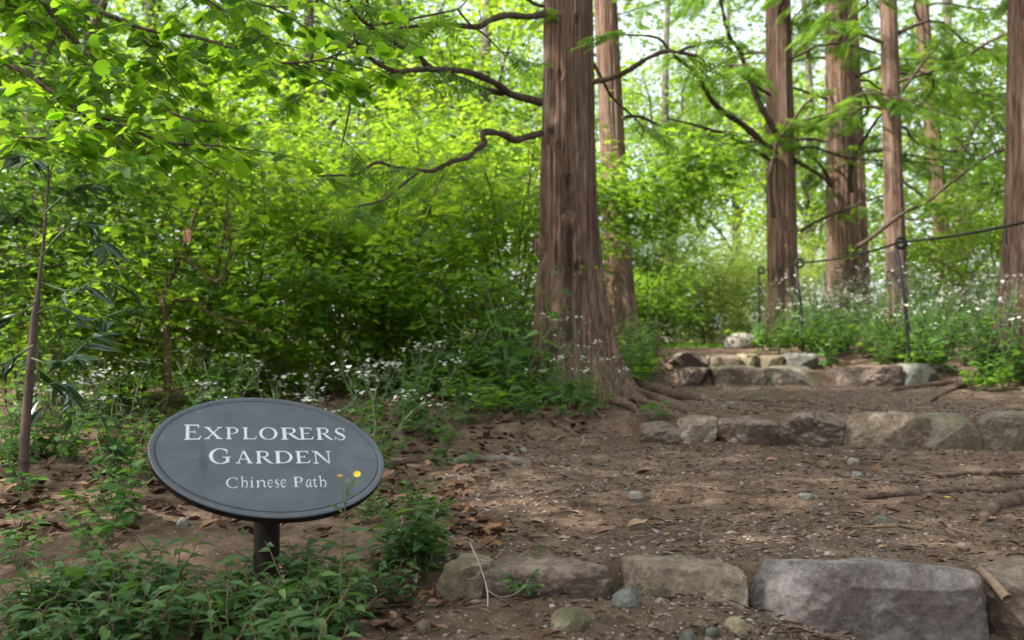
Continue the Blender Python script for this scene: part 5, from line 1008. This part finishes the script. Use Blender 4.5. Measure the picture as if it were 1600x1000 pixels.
place(AF, inside(112, bank, R_), 'bushy white wood aster in flower on the bank right of the path', 'white asters on the right bank', R_, .9, 1.5)
def bank2(rng):
    y = 6.3 + 7 * rng.rand(); x = xr(y) + .05 + 2.2 * rng.rand() ** 2
    if x > .56 * y + .4: return None
    return float(x), float(y)
place(AN + FBB, inside(120, bank, R_) + inside(50, bank2, R_), 'leafy green herb without flowers on the bank right of the path', 'green herbs on the right bank', R_, .8, 1.35)
def leftmid(rng):
    y = 3.4 + 3.6 * rng.rand(); px = -20 + 760 * rng.rand(); x = (px - 800) / F * y
    if x > xl(y) - .22 or (px > 380 and y < 3.0): return None
    if fbm(np.array([[x * 1.1, y * 1.1, 3.]]), 2, 77)[0] < -.12: return None
    return float(x), float(y)
place(ALO, inside(34, leftmid, R_), 'low white aster in flower on the leafy ground left of the path', 'white asters left of the path', R_, .7, 1.1)
place(FB + AN, inside(44, leftmid, R_), 'leafy green herb without flowers on the leafy ground left of the path', 'green herbs left of the path', R_, .6, 1.0)
def nearleft(rng):
    px = -30 + 260 * rng.rand(); y = 2.55 + .8 * rng.rand(); x = (px - 800) / F * y; return float(x), float(y)
place(FB + AN[:1], inside(11, nearleft, R_), 'broad-leaved herb at the left edge near the sign', 'broad-leaved herbs beside the sign', R_, .45, .75)
def trunkbase(rng):
    px = 700 + 210 * rng.rand(); y = 4.9 + 1.3 * rng.rand(); x = (px - 800) / F * y
    if x > xl(y) - .08: return None
    return float(x), float(y)
place(FB + FBB, inside(34, trunkbase, R_), 'leafy herb crowding the left foot of the nearest trunk', 'herbs at the foot of the nearest trunk', R_, .6, 1.1)
for k, (px, py, s) in enumerate([(868, 640, 1.0), (880, 655, .8), (920, 650, .75), (945, 640, .7)]):
    g = G(px, py); place(ALO[:1] if k % 2 else AF[:1], [(g[0], g[1])], ['aster flowering right in front of the nearest trunk, leftmost', 'low aster before the middle of the nearest trunk', 'aster with flowers before the right flank of the nearest trunk', 'aster at the first root of the nearest trunk'][k], 'asters before the nearest trunk', R_, s, s)
def flank(rng):
    px = 690 + 160 * rng.rand(); y = 5.7 + .9 * rng.rand(); return float((px - 800) / F * y), float(y)
place(AN, inside(10, flank, R_), 'tall leafy stalk standing left of the nearest trunk', 'tall stalks left of the nearest trunk', R_, 1.1, 1.9)
def behind(rng):
    y = 6.5 + 4 * rng.rand(); x = xl(y) - .12 - 1.0 * rng.rand() ** 1.4
    if y < 6.9 and x < .95: pass
    return float(x), float(y)
place(FBB + AN, inside(46, behind, R_), 'green herb along the left path edge beyond the nearest trunk', 'green herbs beyond the nearest trunk', R_, .8, 1.4)
def weeds(rng):
    px = 0 + 700 * rng.rand(); py = 870 + 190 * rng.rand(); 
    edge = np.interp(px, [0, 120, 330, 400, 520, 600, 690], [985, 945, 940, 930, 900, 830, 870]); low = np.interp(px, [0, 480, 560, 700], [1100, 1100, 960, 925])
    if py < edge or py > low or (px > 500 and rng.rand() < .6): return None
    r = ray(px, py); k = np.argmax(EZ + r[2] * YS <= gz(r[0] * YS, YS, False)); return float(r[0] * YS[k]), float(YS[k])
place(FB, inside(14, weeds, R_), 'broad-leaved weed among the narrow-leaved ones under the sign', 'broad-leaved weeds under the sign', R_, .6, 1.0)
place(SW, inside(66, weeds, R_), 'green smartweed with narrow leaves in the weed patch under the sign', 'smartweeds under the sign', R_, .55, 1.0)
def weeds2(rng):
    px = 540 + 200 * rng.rand(); py = 775 + 130 * rng.rand()
    if px > 700 + (py - 800) * .2 or (px > 640 and py < 800): return None
    g = G(px, py); return float(g[0]), float(g[1])
place(SW + FB[:1], inside(13, weeds2, R_), 'low weed on the dirt between the sign and the lowest step', 'weeds right of the sign', R_, .4, .75)
for px, py, s, lab in [(1028, 672, .8, 'ivy-like weed at the left end of the second step'), (1212, 680, .5, 'tiny yellowish weed in the joint of the second step'), (812, 938, .42, 'small round-leaved weed under the pale-topped step stone'), (762, 935, .4, 'small weed before the yellowish step stone'), (1160, 590, .6, 'weed in front of the low stone of the third step'), (1200, 605, .4, 'pale weed under the mossy slab'), (1195, 632, .4, 'small weed on the path above the second step'), (845, 900, .35, 'thin seedling on the face of the pale-topped stone'), (1120, 588, .5, 'weed tuft beside the soil-covered stone of the third step'), (690, 735, .55, 'leafy weed between the two roots left of the path'), (660, 690, .8, 'leafy weed behind the sign edge near the smooth root'), (735, 730, .4, 'small weed growing over the worn grey root')]:
    g = G(px, py); pr = FB[R_.randint(4)]; copy_tree(pr, g, R_.rand() * 6, s, lab, 'stray weeds along the path')
drop(AF + AN + ALO + SW + FB + FBB)
# yellow hawksbeard in front of the sign
def hawk():
    d = 2.0; q = smooth(px_poly([(532, 900), (535, 860), (538, 810), (540, 780), (545, 760), (558, 743)], [2.02, 2.0, 1.98, 1.97, 1.965, 1.96]), 20); q[0][2] = float(gz(q[0][0], q[0][1])) - .02
    root = thing('yellow_hawksbeard', 'tall thin weed with a yellow flower in front of the sign', 'plant', q[0]); mb = MB(); mb.tube(q, np.linspace(.0024, .0010, 20), 6)
    for e in ([(539, 790), (534, 765), (531, 744)], [(541, 776), (547, 764), (552, 756)], [(540, 785), (542, 762), (543, 750)]): mb.tube(smooth(px_poly(e, 1.965), 8), np.linspace(.0012, .0008, 8), 5)
    mb.build('stem', M['stem'], root); f = q[-1]
    leaves('flower', [f + [0, 0, .002]] * 2, [(1, 0, 0), (.9, .4, 0)], [(.1, -.75, .65), (.1, -.75, .65)], [.016, .011], [.016, .011], T_DAN, M['yellow'], root)
    leaves('flower', [P(531, 744, 1.965)], [(1, 0, 0)], [(0, -.3, 1)], .012, .012, T_DAN, M['orange'], root)
    bp_ = np.array([P(543, 750, 1.965), P(552, 756, 1.965), P(531, 747, 1.965), f - [0, 0, .008]]); leaves('buds', bp_ - [0, 0, .006], [(0, 0, 1)] * 4, [(0, -1, 0)] * 4, .011, .009, T_OV, M['bud'], root)
    rng = np.random.RandomState(5); i = np.array([2, 4, 6, 8, 10, 12]); leaves('leaves', q[i], np.stack([rng.randn(6), rng.randn(6) * .6, .3 + 0 * i], 1), np.stack([rng.randn(6) * .3, rng.randn(6) * .3 - .3, np.ones(6)], 1), np.linspace(.075, .03, 6), np.linspace(.02, .008, 6), T_LA, M['leaf_smart'], root)
hawk()
# far grass strip beyond the crest
def far_grass():
    rng = np.random.RandomState(141); n = 9000; y = 13.5 + 6 * rng.rand(n); x = y * (.09 + .20 * rng.rand(n)); keep = (x < xl(y)) | (y > 15.2); x, y = x[keep], y[keep]; n = len(x)
    a = rng.rand(n) * 6.3; o = leaves('grass', np.stack([x, y, gz(x, y) - .01], 1), np.stack([np.cos(a) * .35, np.sin(a) * .35, np.ones(n)], 1), np.stack([-np.sin(a), np.cos(a), .3 + 0 * a], 1), .08 + .07 * rng.rand(n), .012, T_DI, M['grass']); tag(o, 'bright strip of grass beyond the top of the path', 'grass', kind='stuff')
    n = 16000; y = 7.5 + 7 * rng.rand(n); x = -(.60 * y) + (.60 * y + .06 * y - .2) * rng.rand(n); a = rng.rand(n) * 6.3
    o = leaves('ground_cover', np.stack([x, y, gz(x, y) - .01], 1), np.stack([np.cos(a) * .6, np.sin(a) * .6, np.ones(n)], 1), np.stack([-np.sin(a), np.cos(a), .5 + 0 * a], 1), .07 + .09 * rng.rand(n), .035, T_DI, M['grass']); tag(o, 'fresh green ground cover under the thicket left of the path', 'ground cover', kind='stuff')
far_grass()
